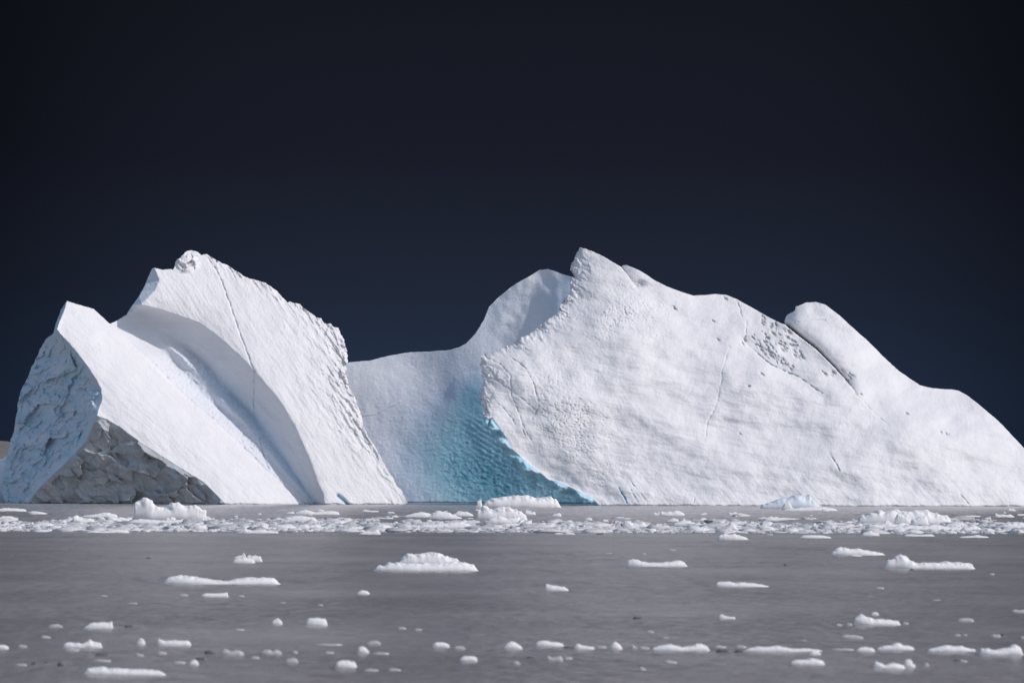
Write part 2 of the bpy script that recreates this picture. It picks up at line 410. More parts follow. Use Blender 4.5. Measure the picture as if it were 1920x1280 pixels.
def tower_depth(x, y):
    vx, cx = vx_(y), cx_(y); W = np.maximum(cx - vx, 20)
    t = (x - vx) / W
    # groove
    wob = 0.03 * vn(y / 60, y * 0 + 3.1, 8)
    tt = np.clip(t + wob * np.sin(np.pi * np.clip(t, 0, 1)), 0, 1)
    dD = pC(vx, y) * (1 - tt) + pE(cx, y) * tt + 0.285 * W * 4 * tt ** 0.85 * (1 - tt)
    dD = dD + W / 130 * (6 * np.exp(-((tt - .52) / .07) ** 2) - 7 * np.exp(-((tt - .37) / .06) ** 2) + 4 * np.exp(-((tt - .22) / .06) ** 2) - 3 * np.exp(-((tt - .72) / .07) ** 2)) * sstep(600, 690, y) * (.6 + .8 * np.clip(vn(x / 50, y / 50, 79) + .4, 0, 1))
    d = np.where(t < 0, pC(x, y), np.where(t < 1, dD, pE(x, y)))
    cw = 5 + 42 * sstep(740, 585, y)
    d = d + (0.55 + .15 * sstep(700, 600, y)) * cw * .85 * np.exp(-near_line(CREST[1:], x, y)[0] / (.85 * cw)) * (x < 640)
    # horn face beside the second peak
    hx = hx_(y); horn = (y < 588) & (x < hx) & (x > 225)
    base = np.where(t < 1, dD, pE(x, y))
    d = np.where(horn, d + 1.25 * (hx - x), d)
    inA, inB = inside(CLIFF_POLY, x, y), inside(DIRT_POLY, x, y)
    dA = pA(x, y)
    d = np.where(inA, dA, np.where(inB, pB(x, y), d))
    # --- broken ice of the cliff: long hollows running up to the right
    wx, wy = x + 9 * fbm(x / 40, y / 40, 3, 21), y + 9 * fbm(x / 40 + 9, y / 40, 3, 22)
    u, v = rot(wx, wy, -46, 46, 24); f1, f2, c1 = worley(u, v, 31)
    u2, v2 = rot(wx, wy, -40, 17, 8); g1, _, _ = worley(u2, v2, 32)
    fadeA = sstep(0, 16, near_line(CLIFF_EDGE + FOOT_EDGE[1:], x, y)[0])
    dA2 = (20 * facets(u * .7, v * .7, 35) + 7 * facets(u * 1.3 + .3 * vn(u, v, 3), v * 1.2, 36) - 8 * ridged(u * .75 + .5 * vn(u, v, 5), v * .75, 4, 38) + 8 * facets(u * 2.1, v * 1.9, 40) - 9 * fbm(u * .5, v * .45, 2, 39) - 5 * f1 ** 1.5 + 5 * facets(u2, v2, 37) + 5 * fbm(u * 2, v * 2, 4, 33)) * (0.15 + 0.85 * fadeA)
    # --- scalloped grey face
    u, v = rot(wx, wy, 25, 46, 25); f1, f2, c2 = worley(u, v, 41)
    u2, v2 = rot(wx, wy, 35, 13, 8); g1, _, _ = worley(u2, v2, 42)
    fadeB = sstep(0, 12, near_line(DIRT_EDGE, x, y)[0]) * sstep(0, 10, near_line(FOOT_EDGE, x, y)[0])
    dB2 = (20 * facets(u * .8, v * .8, 45) + 8 * facets(u * 1.6 + .3 * vn(u, v, 4), v * 1.4, 46) - 7 * f1 ** 1.5 - 3.5 * g1 ** 1.5 + 2.5 * fbm(u * 2, v * 2, 4, 43)) * (0.15 + 0.85 * fadeB)
    d = d + np.where(inA, dA2, 0) + np.where(inB, dB2, 0)
    rest = ~inA & ~inB
    # --- snow of the ridges: fine streaks down the slope, slabs near the far edge
    onC, onD, onE = rest & (t < 0), rest & (t >= 0) & (t < 1), rest & (t >= 1)
    u, v = rot(x, y, 44, 70, 4); sC = 0.7 * fbm(u, v, 4, 51, .6) + 2.6 * fbm(u * 1.3, v / 7, 3, 52) + .3 * fbm(x / 3.6, y / 3.2, 2, 50)
    u, v = rot(x, y, 58, 55, 4.5); sE = 0.85 * fbm(u, v, 4, 53, .6) + 0.50 * fbm(x / 3.6, y / 3.4, 3, 54) + 2.6 * fbm(u * 1.2, v / 7, 3, 55)
    er = xy([p for p in TOWER if p[0] > 600])(y)
    rim = np.exp(-np.clip(er - x, 0, 400) / 42) * sstep(560, 620, y) * (1 - 0.75 * sstep(770, 900, y))
    topd = near_line([(400, 484), (430, 500), (472, 524), (507, 536), (540, 567), (575, 581), (620, 608), (642, 630)], x, y)[0]
    rim = np.maximum(rim, np.exp(-topd / 9) * .8)
    u, v = rot(x, y, 55, 30, 7); f1, f2, cc = worley(u, v, 56); u2, v2 = rot(x, y, 52, 14, 5); h1, h2, ch = worley(u2, v2, 57)
    sE = sE + rim * (8.5 * (cc - .5) + 5.5 * (ch - .5) + 3.5 * ridged(u * 2, v * 2, 3, 58) - 5 * f1 ** 2)
    # cap of broken lumps on the summit
    cap = sstep(26, 8, np.hypot((x - 350) / 1.15, y - 490)); f1, f2, cc = worley(x / 11, y / 10, 59)
    sE = sE + cap * (-4 * (1 - f1 ** 1.5) + 12 * facets(x / 13, y / 12, 69) + 6 * (cc - .5) + 2 * fbm(x / 4, y / 4, 3, 60) - 6)
    # groove: ripples, a band of cells along its bottom, pitted lit snow on its floor
    w1, w2, wc = worley(x / 7 + .4 * vn(x / 9, y / 9, 61), y / 6, 62)
    u, v = rot(x, y, 20, 12, 3.2)
    band = np.exp(-((t - 0.48) / 0.13) ** 2) * sstep(600, 680, y)
    sD = 0.65 * fbm(u, v, 3, 63) + 2.6 * fbm((x + y * .3) / 70, (y - x * .8) / 26, 3, 67) + band * 2.6 * sstep(0.02, 0.32, w2 - w1) + 1.2 * fbm(x / 34, y / 30, 3, 64)
    pit = sstep(0.42, 0.16, t) * sstep(640, 700, y) * sstep(905, 850, y)
    u, v = rot(x + 5 * fbm(x / 14, y / 14, 2, 75), y + 5 * fbm(x / 14 + 4, y / 14, 2, 76), 44, 9, 4.2); p1, p2, pc = worley(u, v, 65)
    sD = sD + pit * (3.6 * sstep(0.5, 0.05, p1) * pc * sstep(-.25, .25, fbm(x / 22, y / 22, 2, 77)) + 2.4 * fbm(x / 6, y / 6, 3, 66))
    d = d + np.where(onC, sC, 0) + np.where(onD, sD, 0) + np.where(onE, sE, 0)
    # crease at the valley and the long crack
    dv = near_line(VALLEY[2:], x, y)[0]; d = d + np.where(rest, (4.5 * np.exp(-(dv / 2.2) ** 2) + 2.5 * np.exp(-(dv / 7) ** 2) * np.clip(vn(x / 10, y / 10, 73) + .3, 0, 1)) * sstep(610, 670, y), 0)
    CR = roughen(CRACK, lambda a, b: 1.6 + 0 * a, 70, False, 4)
    dc = near_line(CR, x, y)[0]; d = d + np.where(rest, 4.0 * (0.5 + 0.9 * np.clip(vn(x / 9, y / 9, 72) + .3, 0, 1)) * np.exp(-(dc / 1.15) ** 2), 0)
    # slit at the foot of the second ridge
    ds = near_line([(634, 929), (645, 938), (655, 950)], x, y)[0]; d = d + 10 * np.exp(-(ds / 3) ** 2)
    return d
def tower_colour(x, y):
    inA, inB = inside(CLIFF_POLY, x, y), inside(DIRT_POLY, x, y)
    t = (x - vx_(y)) / np.maximum(cx_(y) - vx_(y), 20)
    gr = (t > 0) & (t < 1)
    blue = np.where(inA, 0.30 + 0.18 * fbm(x / 30, y / 30, 3, 80) , 0)
    blue = np.where(inB, 0.02 + 0.42 * sstep(0.08, 0.5, fbm(x / 26, y / 16, 3, 81)), blue)
    band = np.exp(-((t - 0.5) / 0.22) ** 2) * sstep(620, 740, y)
    blue = np.where(gr & ~inA & ~inB, 0.24 * band + 0.05, blue)
    dc = near_line(CRACK, x, y)[0]
    blue = np.where(~inA & ~inB, np.maximum(blue, 0.35 * np.exp(-(dc / 1.4) ** 2) * sstep(740, 800, y)), blue)
    ds = near_line([(634, 929), (645, 938), (655, 950)], x, y)[0]; blue = np.maximum(blue, .4 * np.exp(-(ds / 4) ** 2))
    hx = hx_(y); blue = np.where((y < 588) & (x < hx) & (x > 225), 0.2, blue)
    dirt_shade = np.where(inB, 0.94 - 0.40 * sstep(.08, .5, fbm(x / 26, y / 16, 3, 81)), 0)
    sp = sstep(0.25, 0.5, fbm(x / 5, y / 5, 3, 82))
    dirt_shade = np.where(gr & ~inA & ~inB, np.maximum(0.30 * sp * np.exp(-((t - .12) / .12) ** 2), 0.10 * np.exp(-((y - 650) / 40) ** 2 - ((t - .3) / .3) ** 2)), dirt_shade)  # last term puts the grey shade of the upper groove into the colour
    return col3(blue, dirt_shade)
tw_amp = lambda x, y: np.where(y > 930, 0.3, np.where((x > 600) & (y < 810), 3.2, np.where(x > 400, 1.8, np.where((x > 322) & (x < 400) & (y < 510), 2.5, np.where(x < 100, 1.6, 0.7)))))
relief(roughen(TOWER, tw_amp, 11), tower_depth, tower_colour,
       [('ridged_tower', None), ('blue_ice_cliff', lambda x, y: inside(CLIFF_POLY, x, y)), ('dirty_ice_face', lambda x, y: inside(DIRT_POLY, x, y))])

# ---- the saddle behind, with the rounded rear peak and the blue hollow
SADDLE = [(610, 965), (600, 800), (610, 700), (640, 683), (655, 679), (692, 676), (712, 671), (737, 665), (770, 660), (805, 659), (842, 656), (860, 651),
 (872, 645), (890, 627), (907, 600), (917, 575), (935, 557), (962, 535), (990, 519), (1012, 506), (1027, 504), (1042, 509), (1055, 514), (1072, 519),
 (1095, 524), (1150, 560), (1150, 700), (1150, 965)]
def sad_plane(x, y): return 700 - 0.47 * (x - 905) - 0.0002 * (x - 905) ** 2 + 0.52 * (800 - y)
_sp = [(a, b, float(sad_plane(a, b)) + c) for a, b, c in [(600, 700, 0), (655, 680, 10), (730, 668, 18), (800, 659, 14), (872, 645, 0), (680, 760, 0), (760, 740, 6), (820, 700, 12), (700, 840, 0), (760, 850, 6),
 (840, 800, 6), (766, 945, -6), (850, 945, 4), (610, 945, 0), (610, 850, 0), (880, 760, 0), (890, 870, 10), (917, 575, 12), (962, 535, 10), (1027, 504, 0), (1075, 519, -38), (1000, 560, -2), (950, 600, 4),
 (1050, 560, -40), (1000, 620, -10), (940, 650, 6), (905, 662, 0), (950, 945, 0), (1100, 945, 0), (1120, 850, 0), (1000, 780, 0), (1000, 890, 0), (1150, 600, -60), (905, 720, -6)]]
sad_base = tps(_sp)
BULGE = [(925, 690), (895, 694), (867, 698), (852, 706), (842, 725), (832, 747), (817, 766), (792, 784), (760, 800), (735, 830)]
RIM_X = [(1130, 950), (1085, 932), (1030, 912), (985, 895), (950, 855), (920, 805), (905, 770), (900, 735), (902, 670), (970, 637), (1050, 579)]
def saddle_depth(x, y):
    d = sad_base(x, y)
    bd, bx, by, bf = near_line(BULGE, x, y)
    below = (y > np.interp(x, [p[0] for p in BULGE[::-1]], [p[1] for p in BULGE[::-1]])) & (x > 735)
    fade = sstep(745, 850, x)
    # the blue bulge swells out below its crest, then scoops back under the rim of the dome
    bul = np.where(below, -11 * (1 - np.exp(-bd / 22)) * np.exp(-bd / 90), 0) * fade
    d = d + bul
    rd, _, _, rf = near_line(RIM_X, x, y)
    scoop = -12 * np.exp(-rd / 70) * sstep(690, 800, y) * sstep(780, 860, x + (y - 800) * .3)
    d = d + scoop
    d = d - 15 * sstep(730, 905, x) * sstep(820, 690, y) - 10 * np.exp(-((x - 700) / 60) ** 2 - ((y - 720) / 50) ** 2)
    # scallops and ribs
    w1, w2, c = worley(x / 7 + .8 * fbm(x / 12, y / 12, 2, 90) + y / 30, y / 6.2 + .6 * vn(x / 11, y / 11, 99), 91)
    low = sstep(740, 860, y)
    d = d - (0.45 + 0.85 * low * sstep(760, 870, x) * (.5 + sstep(-.3, .3, fbm(x / 40, y / 30, 2, 98)))) * w1 ** 1.5 * 1.6 * (1 - .7 * sstep(820, 700, y))
    rib = np.sin((x * 0.62 + y * 0.78) / 1.9 + 2.0 * vn(x / 20, y / 20, 92)) * sstep(20, 60, rd) * 0 + np.sin((0.52 * x - 0.85 * y) / 1.45 + 1.5 * vn(x / 25, y / 25, 92)) * np.exp(-((rd - 24) / 26) ** 2)
    d = d + 0.55 * rib * sstep(770, 800, y) * sstep(900, 860, y)
    u, v = rot(x, y, -24, 8, 5)
    d = d + 0.5 * fbm(u, v, 3, 93) + 3.5 * fbm(x / 60, y / 60, 3, 94)
    # soft dents of the rear peak
    lobe = sstep(640, 600, y) * sstep(910, 950, x)
    d = d + lobe * 9 * fbm(x / 38, y / 46, 2, 97)
    dl = near_line([(678, 779), (705, 775), (730, 762), (752, 752)], x, y)[0]; d = d - 1.2 * np.exp(-(dl / 1.5) ** 2)
    return d
sad_blue = tps([(655, 690, .04), (740, 680, .07), (850, 665, .16), (895, 640, .16), (960, 560, .14), (1030, 520, .06), (1060, 550, .36), (1000, 600, .08), (950, 630, .10),
 (680, 770, .04), (760, 750, .12), (820, 720, .16), (870, 705, .22), (890, 725, .45), (870, 750, .48), (840, 770, .38), (800, 800, .30), (700, 850, .14), (740, 900, .25),
 (760, 850, .28), (780, 935, .36), (820, 880, .50), (850, 830, .58), (890, 800, .66), (910, 840, .78), (870, 880, .78), (920, 900, .88), (860, 935, .62), (940, 935, .85), (1000, 930, .72), (1060, 930, .75), (1100, 945, .7), (975, 880, .8)])
def saddle_colour(x, y):
    b = sad_blue(x, y) * .74 + .13 * np.exp(-((x - 815) / 85) ** 2 - ((y - 830) / 95) ** 2) + .12 * np.exp(-((x - 885) / 30) ** 2 - ((y - 745) / 50) ** 2) + 0.05 * fbm(x / 12, y / 8, 3, 95)
    u, v = rot(x, y, 28, 16, 5)
    dark = np.exp(-((y - 893 - (x - 880) * .35) / 26) ** 2) * sstep(790, 850, x) * sstep(1010, 940, x)
    b = b + 0.28 * dark * sstep(0.0, 0.35, fbm(u, v, 3, 96))
    b = np.where(y > 940, b + 0.12, b)
    return col3(b)
relief(roughen(SADDLE, lambda x, y: 0.6 + 0 * x, 12), saddle_depth, saddle_colour, [('blue_hollow', None), ('rear_peak', lambda x, y: (y < 650 - (x - 900) * .05) & (x > 903))], back_at=1150)

# ---- the great snow dome with its blue under-lip and the rounded knob
DOME = [(1128, 966), (1122, 947), (1085, 934), (1060, 926), (1030, 914), (1005, 905), (985, 895), (967, 877), (950, 855), (932, 830), (920, 806), (911, 790),
 (904, 760), (899, 735), (905, 712), (901, 687), (902, 668), (915, 662), (937, 652), (962, 647), (970, 637), (990, 626), (1010, 612), (1032, 595), (1050, 579),
 (1060, 560), (1069, 540), (1072, 522), (1077, 517), (1071, 506), (1072, 494), (1079, 480), (1087, 465), (1097, 466), (1110, 471), (1132, 481), (1150, 492),
 (1165, 501), (1167, 498), (1175, 497), (1195, 505), (1212, 515), (1230, 527), (1250, 537), (1275, 546), (1300, 554), (1325, 553), (1340, 551), (1362, 553),
 (1380, 560), (1407, 575), (1437, 592), (1462, 605), (1472, 609), (1471, 600), (1475, 592), (1490, 582), (1492, 575), (1500, 572), (1512, 567), (1530, 566), (1547, 571),
 (1575, 592), (1600, 615), (1625, 637), (1660, 672), (1685, 695), (1710, 712), (1725, 722), (1740, 726), (1765, 729), (1785, 730), (1797, 732), (1815, 742),
 (1840, 762), (1870, 787), (1897, 815), (1920, 840), (1960, 884), (2000, 935), (2020, 966)]
LIP = [(911, 786), (922, 783), (935, 800), (950, 820), (960, 840), (985, 862), (1010, 882), (1030, 899), (1047, 902), (1080, 917), (1110, 932), (1124, 947)]
LIP_POLY = LIP + [(1130, 970), (1085, 970), (880, 820)]
KNOB_EDGE = [(1462, 600), (1475, 612), (1500, 632), (1530, 655), (1560, 685), (1585, 712), (1608, 740)]
HUMP_EDGE = [(1160, 496), (1170, 508), (1180, 521), (1192, 538)]
dome_base = tps([(1122, 945, 0), (1300, 948, -12), (1500, 949, -5), (1700, 950, 10), (1920, 950, 60), (2030, 950, 110), (1010, 880, 30), (950, 820, 42), (912, 785, 58),
 (1050, 800, 40), (1300, 800, 62), (1500, 800, 72), (1700, 800, 92), (1880, 800, 150), (902, 670, 128), (900, 730, 92), (960, 700, 88), (1050, 690, 102), (1250, 680, 120), (1450, 680, 140), (1600, 700, 152), (1740, 727, 190),
 (970, 637, 150), (1035, 595, 178), (1150, 590, 165), (1300, 600, 188), (1430, 592, 215), (1530, 610, 214), (1600, 620, 225), (1069, 535, 222), (1087, 465, 262), (1130, 490, 238), (1250, 540, 225),
 (1350, 553, 240), (1530, 567, 258), (1660, 672, 215), (1797, 732, 200), (960, 760, 68)])
PITS = np.random.RandomState(5)
pit_pts = []
for cx0, cy0, sx, sy, nn in ((1445, 640, 34, 12, 26), (1492, 655, 22, 16, 26), (1430, 650, 34, 9, 22), (1460, 675, 30, 8, 20), (1580, 700, 22, 16, 10), (1440, 605, 14, 6, 8), (1475, 622, 10, 6, 8)):
    for _ in range(nn):
        r = PITS.randn(2); x_ = cx0 + sx * r[0] * .6; y_ = cy0 + sy * r[1] * .6 + (x_ - cx0) * .55
        pit_pts.append((x_, y_, PITS.uniform(1.0, 2.6)))
for x_, y_ in ((1265, 578), (1338, 602), (1347, 637), (1404, 724), (1430, 702), (1388, 813), (1605, 739), (1614, 738), (1546, 700), (1560, 704), (1700, 775), (1360, 560), (1765, 810), (1775, 813)):
    pit_pts.append((x_, y_, PITS.uniform(1.5, 2.6)))
def pit_field(x, y):
    r = np.zeros(x.shape)
    x, y = x + 2.6 * vn(x / 4.5, y / 4.5, 140), y + 2.2 * vn(x / 4.5 + 7, y / 4.5, 141)
    for a, b, s in pit_pts:
        m = (np.abs(x - a) < 14) & (np.abs(y - b) < 14)
        u, v = rot(x[m] - a, y[m] - b, 42, 1.9 * s, .75 * s)
        r[m] = np.maximum(r[m], np.exp(-(u * u + v * v)))
    return r
DCRACKS = [([(1378, 560), (1386, 572), (1389, 588), (1392, 598)], 2.5), ([(1399, 602), (1398, 615), (1399, 628), (1390, 642), (1400, 652)], 2.5),
 ([(1400, 645), (1420, 662), (1440, 680), (1465, 693), (1495, 705), (1520, 722), (1545, 740)], 4.0),
 ([(1368, 650), (1362, 670), (1355, 690), (1352, 715), (1348, 735), (1340, 765), (1327, 790), (1322, 825)], 1.6),
 ([(1530, 748), (1480, 720), (1500, 712)], 0.6), ([(1790, 690), (1700, 700)], 0.0),
 ([(1160, 915), (1170, 930), (1178, 948)], 5.0), ([(1182, 918), (1192, 935), (1198, 948)], 2.0), ([(1302, 932), (1298, 948)], 1.5),
 ([(1555, 850), (1570, 872), (1577, 888)], 3.5), ([(1800, 925), (1812, 940), (1820, 950)], 2.0), ([(955, 668), (985, 690), (1000, 715), (1010, 760), (995, 790)], 1.8),
 ([(920, 672), (940, 685), (957, 705), (958, 740), (975, 780), (985, 820)], 1.8), ([(930, 712), (960, 707), (990, 704)], 1.6), ([(905, 706), (930, 713), (970, 740), (1000, 765), (1010, 776)], 1.8),
 ([(910, 745), (940, 760), (960, 785), (968, 800)], 1.5), ([(975, 785), (990, 815), (1000, 830)], 1.6), ([(1180, 900), (1205, 930), (1215, 948)], 1.5), ([(1585, 712), (1608, 740), (1640, 775), (1670, 800)], 1.2)]
DCRACKS = [(roughen(c, lambda a, b: 1.4 + 0 * a, 100 + i, False, 5), w) for i, (c, w) in enumerate(DCRACKS) if w > 0]
def below_line(L, x, y): return y > np.interp(x, [p[0] for p in L], [p[1] for p in L])
RIM = DOME[11:33]
def dome_depth(x, y):
    d = dome_base(x, y)
    # knob and rear hump stand behind the crest in front of them
    kd, _, _, kf = near_line(KNOB_EDGE, x, y)
    behind = (~below_line(KNOB_EDGE, x, y)) & (x > 1455) & (x < 1700)
    kk = np.clip(1 - kf, 0, 1) ** .6 * sstep(1660, 1560, x - (740 - y) * .2)
    d = d + np.where(behind, (58 * np.exp(-kd / 8) + 16 * np.exp(-kd / 40)) * kk, -9 * np.exp(-kd / 10) * kk * (x > 1455))
    # knob shoulder: a round head turned to the left
    d = d + np.where(behind, 22 * np.exp(-((x - 1474) / 16) ** 2) * sstep(640, 600, y), 0)
    hd, _, _, hf = near_line(HUMP_EDGE, x, y)
    hb = (~below_line(HUMP_EDGE, x, y)) & (x > 1158) & (x < 1240)
    d = d + np.where(hb, 26 * np.exp(-hd / 14) * (1 - .3 * hf), 0)
    d = d + 9 * np.exp(-(((x - 1200) / 11) ** 2 + ((y - 531) / 7) ** 2)) + 4 * fbm(x / 4, y / 3, 3, 130) * np.exp(-(((x - 1198) / 14) ** 2 + ((y - 532) / 8) ** 2))
    inL = inside(LIP_POLY, x, y)
    ld, _, _, lf = near_line(LIP, x, y)
    rd, _, _, rf = near_line(RIM, x, y)
    # rolled edge of the dome along its left rim
    knob = np.exp(-rd / 11) * ~inL
    xw, yw = x + 5 * fbm(x / 11, y / 11, 3, 144), y + 5 * fbm(x / 11 + 5, y / 11, 3, 145)
    u, v = rot(xw, yw, 42, 22, 8); f1, f2, c = worley(u, v, 101); u2, v2 = rot(xw, yw, 40, 40, 17); g1, g2, c2 = worley(u2, v2, 102)
    knob = np.exp(-rd / (7 + 12 * np.clip(vn(x / 40, y / 40, 146) + .4, 0, 1))) * ~inL
    d = d + knob * (10 * f1 ** 1.5 + 8 * (c - .5) + 14 * (c2 - .5) + 6 * fbm(x / 6, y / 6, 4, 103, .6) + 5 * facets(u * 1.3, v * 1.3, 147)) + 10 * np.exp(-rd / 5) * ~inL
    # under-lip: turns back and under, in thick rolled folds
    fold = 7 * np.sin(lf * 34 + 3 * vn(x / 30, y / 30, 104)) + 8 * fbm(x / 22, y / 16, 3, 105)
    d = d + np.where(inL, 0.85 * ld - 9 * np.sin(np.clip(ld / 26, 0, 1) * np.pi) + 1.5 * fold * sstep(0, 7, ld), 0)
    rest = ~inL
    # surface of the dome
    leftish = sstep(1330, 1000, x + (y - 700) * .35)
    w1, w2, wc = worley(x / 6.5 + .5 * vn(x / 9, y / 9, 106), y / 4.6, 107)
    pm = sstep(-0.05, 0.35, fbm(x / 55, y / 45, 3, 108) + .25 * leftish)
    sp = np.exp(-(((x - 1170) / 85) ** 2 + ((y - 585) / 45) ** 2)) + 0.8 * np.exp(-(((x - 1070 - (y - 780) * .4) / 70) ** 2 + ((y - 780) / 110) ** 2))
    pits = sstep(0.40, 0.06, w1) * (wc > 0.35)
    d = d + rest * pits * (0.25 + 2.7 * np.clip(sp, 0, 1)) * np.maximum(pm, .8 * np.clip(sp * 1.4 - .2, 0, 1))
    u, v = rot(x, y, 50, 26, 6)
    d = d + rest * np.clip(sp, 0, 1) * (0.9 * fbm(u, v, 3, 109) + 0.5 * fbm(x / 3.2, y / 3, 2, 110))
    u, v = rot(x, y, 6, 60, 3.6); st = fbm(u, v, 4, 111)
    u2, v2 = rot(x, y, 12, 90, 11); st2 = fbm(u2, v2, 4, 112)
    lowm = sstep(640, 760, y)
    d = d + rest * (0.30 * st * sstep(-.3, .3, fbm(x / 60, y / 40, 2, 149)) * lowm * (0.6 + .6 * sstep(.0, .4, fbm(x / 80, y / 50, 2, 113))) + 1.0 * st2 + 16.0 * fbm(x / 140, y / 85, 3, 114))
    u, v = rot(x, y, 48, 70, 8); low2 = sstep(850, 930, y)
    d = d + rest * 0.9 * fbm(u, v, 3, 115) * (low2 + .4 * leftish)
    d = d + rest * 5.0 * pit_field(x, y)
    for c, w in DCRACKS:
        m = (x > c[:, 0].min() - 9) & (x < c[:, 0].max() + 9) & (y > c[:, 1].min() - 9) & (y < c[:, 1].max() + 9)
        if m.any(): d[m] += 1.3 * w * (0.25 + 1.2 * np.clip(vn(x[m] / 8, y[m] / 8, 117) + .35, 0, 1)) * np.exp(-(near_line(c, x[m], y[m])[0] / 1.15) ** 2)
    u, v = rot(x, y, 31, 3.9, 3.3)
    d = d + rest * (.34 * fbm(u, v, 2, 151) * (1 + fbm(x / 45, y / 30, 2, 152)) + 3.2 * fbm(x / 42, y / 30, 3, 153))
    kl = near_line([(1496, 604), (1520, 601), (1547, 600)], x, y)[0]; d = d + 3 * np.exp(-(kl / 1.5) ** 2)
    d = d + behind * sstep(604, 590, y) * sstep(1552, 1520, x) * 9
    # broad folds right of the pitted slope
    fd = near_line([(1400, 640), (1460, 690), (1545, 742)], x, y)[0]
    d = d + rest * 5 * np.exp(-(fd / 11) ** 2)
    return d
def dome_colour(x, y):
    inL = inside(LIP_POLY, x, y); ld = near_line(LIP, x, y)[0]
    b = np.where(inL, np.clip(0.40 + 0.010 * ld + 0.30 * fbm(x / 16, y / 9, 3, 120), .3, .95), 0)
    rim = near_line(RIM, x, y)[0]
    b = np.maximum(b, np.where(~inL, 0.42 * sstep(.1, .5, fbm(x / 9, y / 7, 3, 121)) * np.exp(-rim / 7) * sstep(640, 700, y), 0))
    for c, w in DCRACKS:
        if w >= 3: b = np.maximum(b, 0.5 * np.exp(-(near_line(c, x, y)[0] / 2.0) ** 2) * (y > 880))
    g = np.where(~inL, 0.75 * pit_field(x, y), 0)
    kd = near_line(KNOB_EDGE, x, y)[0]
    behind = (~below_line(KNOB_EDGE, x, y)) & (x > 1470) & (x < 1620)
    g = np.maximum(g, np.where(behind, 0.5 * np.exp(-(kd / 7) ** 2) * sstep(0.0, .3, fbm(x / 5, y / 4, 3, 122) + .15), 0))  # crevice shade beside the knob, put into the colour
    g = np.maximum(g, .6 * np.exp(-(((x - 1202) / 8) ** 2 + ((y - 533) / 5) ** 2)))
    return col3(b, g)
dm_amp = lambda x, y: np.where(y > 935, 0.3, np.where((x < 1080) & (y < 780), 3.4, np.where(x < 1130, 1.6, np.where((x > 1465) & (x < 1500), 1.6, 0.5))))
relief(roughen(DOME, dm_amp, 13), dome_depth, dome_colour, [('snow_dome', None), ('blue_ice_lip', lambda x, y: inside(LIP_POLY, x, y)),
       ('rounded_knob', lambda x, y: (~below_line(KNOB_EDGE, x, y)) & (x > 1462) & (x < 1608) & (y < 742))], back_at=300)

# ------------------------------------------------------------------ floating ice
RNG = np.random.RandomState(7)
def lump(prof, base, seed, deep=0.5, off=0.0, nx=None, nt=18, rough=1.0):
    """one floating lump: prof = traced top line (px, py), base = its water line; returns verts, quads"""
    prof = np.array(sorted(prof), float)
    if base > 1100: prof[:, 1] = base - (base - prof[:, 1]) * .82
    xa, xb = prof[0, 0], prof[-1, 0]; xm = (xa + xb) / 2
    c = on_water(xm, base); D = c[1] + off; w = (xb - xa) * D / F_PX; m = D / F_PX
    dep = max(deep * w, 0.15)
    nx = nx or int(np.clip((xb - xa) / 1.3, 16, 110))
    u = np.sin(np.linspace(-np.pi / 2, np.pi / 2, nx)) * .35 + np.linspace(-1, 1, nx) * .65
    px = xm + u * (xb - xa) / 2
    e = (1 - np.abs(u) ** 2.6) ** 0.6
    corr = CAM_H * 0.35 * dep * e / D
    base_here = base + (px - xm) * math.tan(ROLL)
    H = (base_here - np.interp(px, prof[:, 0], prof[:, 1])) * m
    H = np.maximum(H - corr, 0.3 * np.maximum(H, 0)) * sstep(0, .10, 1 - np.abs(u))
    t = np.r_[np.linspace(0, .35, 12), np.linspace(.35, 1, 13)[1:]]; nt = len(t)
    g = np.where(t < .35, np.clip(1 - (1 - t / .35) ** 2.2, 0, 1) ** .55, np.clip(1 - ((t - .35) / .65) ** 2.4, 0, 1) ** .8)
    U, T = np.meshgrid(np.arange(nx), t); UX = px[U]
    Z = H[U] * g[:, None]
    Y = D + dep * .28 * (1 - e[U]) + dep * e[U] * T
    X = c[0] + (UX - xm) * m * (Y / D)
    # lumps, dents and facets pushed along the surface normal
    hm = max(H.max(), .04 * w); L1, L2 = .55 * hm, .2 * hm
    P = np.stack([X, Y, Z], -1); du = np.gradient(P, axis=1); dv = np.gradient(P, axis=0)
    nrm = np.cross(du, dv); nrm /= np.maximum(np.linalg.norm(nrm, axis=-1, keepdims=True), 1e-9)
    a1, a2 = X + .45 * Y + seed * 3.7, Z * 1.25 + .35 * Y
    disp = .20 * fbm(a1 / L1, a2 / L1, 3, seed % 997) + .08 * facets(a1 / (L1 * .9) + .4 * vn(a1 / L1, a2 / L1, 5), a2 / (L1 * .8), seed % 983) + .035 * fbm(a1 / L2, a2 / L2, 3, seed % 991)
    keep = sstep(0, .16, T) * sstep(1, .8, T) * sstep(0, .12, 1 - np.abs(u))[U]
    P = P + nrm * (disp * hm * rough * keep)[..., None]
    P[..., 2] = np.where((T < 1e-6) | (T > 1 - 1e-6), -4 * m, np.maximum(P[..., 2], -4 * m))
    V = P.reshape(-1, 3)
    I = np.arange(nx * nt).reshape(nt, nx)
    q = np.stack([I[:-1, :-1], I[:-1, 1:], I[1:, 1:], I[1:, :-1]], -1).reshape(-1, 4)
    q = np.r_[q, np.stack([I[-1, :-1], I[-1, 1:], I[0, 1:], I[0, :-1]], -1)]
    return V, q
def join(lumps):
    Vs, qs, n = [], [], 0
    for V, q in lumps: Vs.append(V); qs.append(q + n); n += len(V)
    return np.concatenate(Vs), np.concatenate(qs)
SEED = [100]
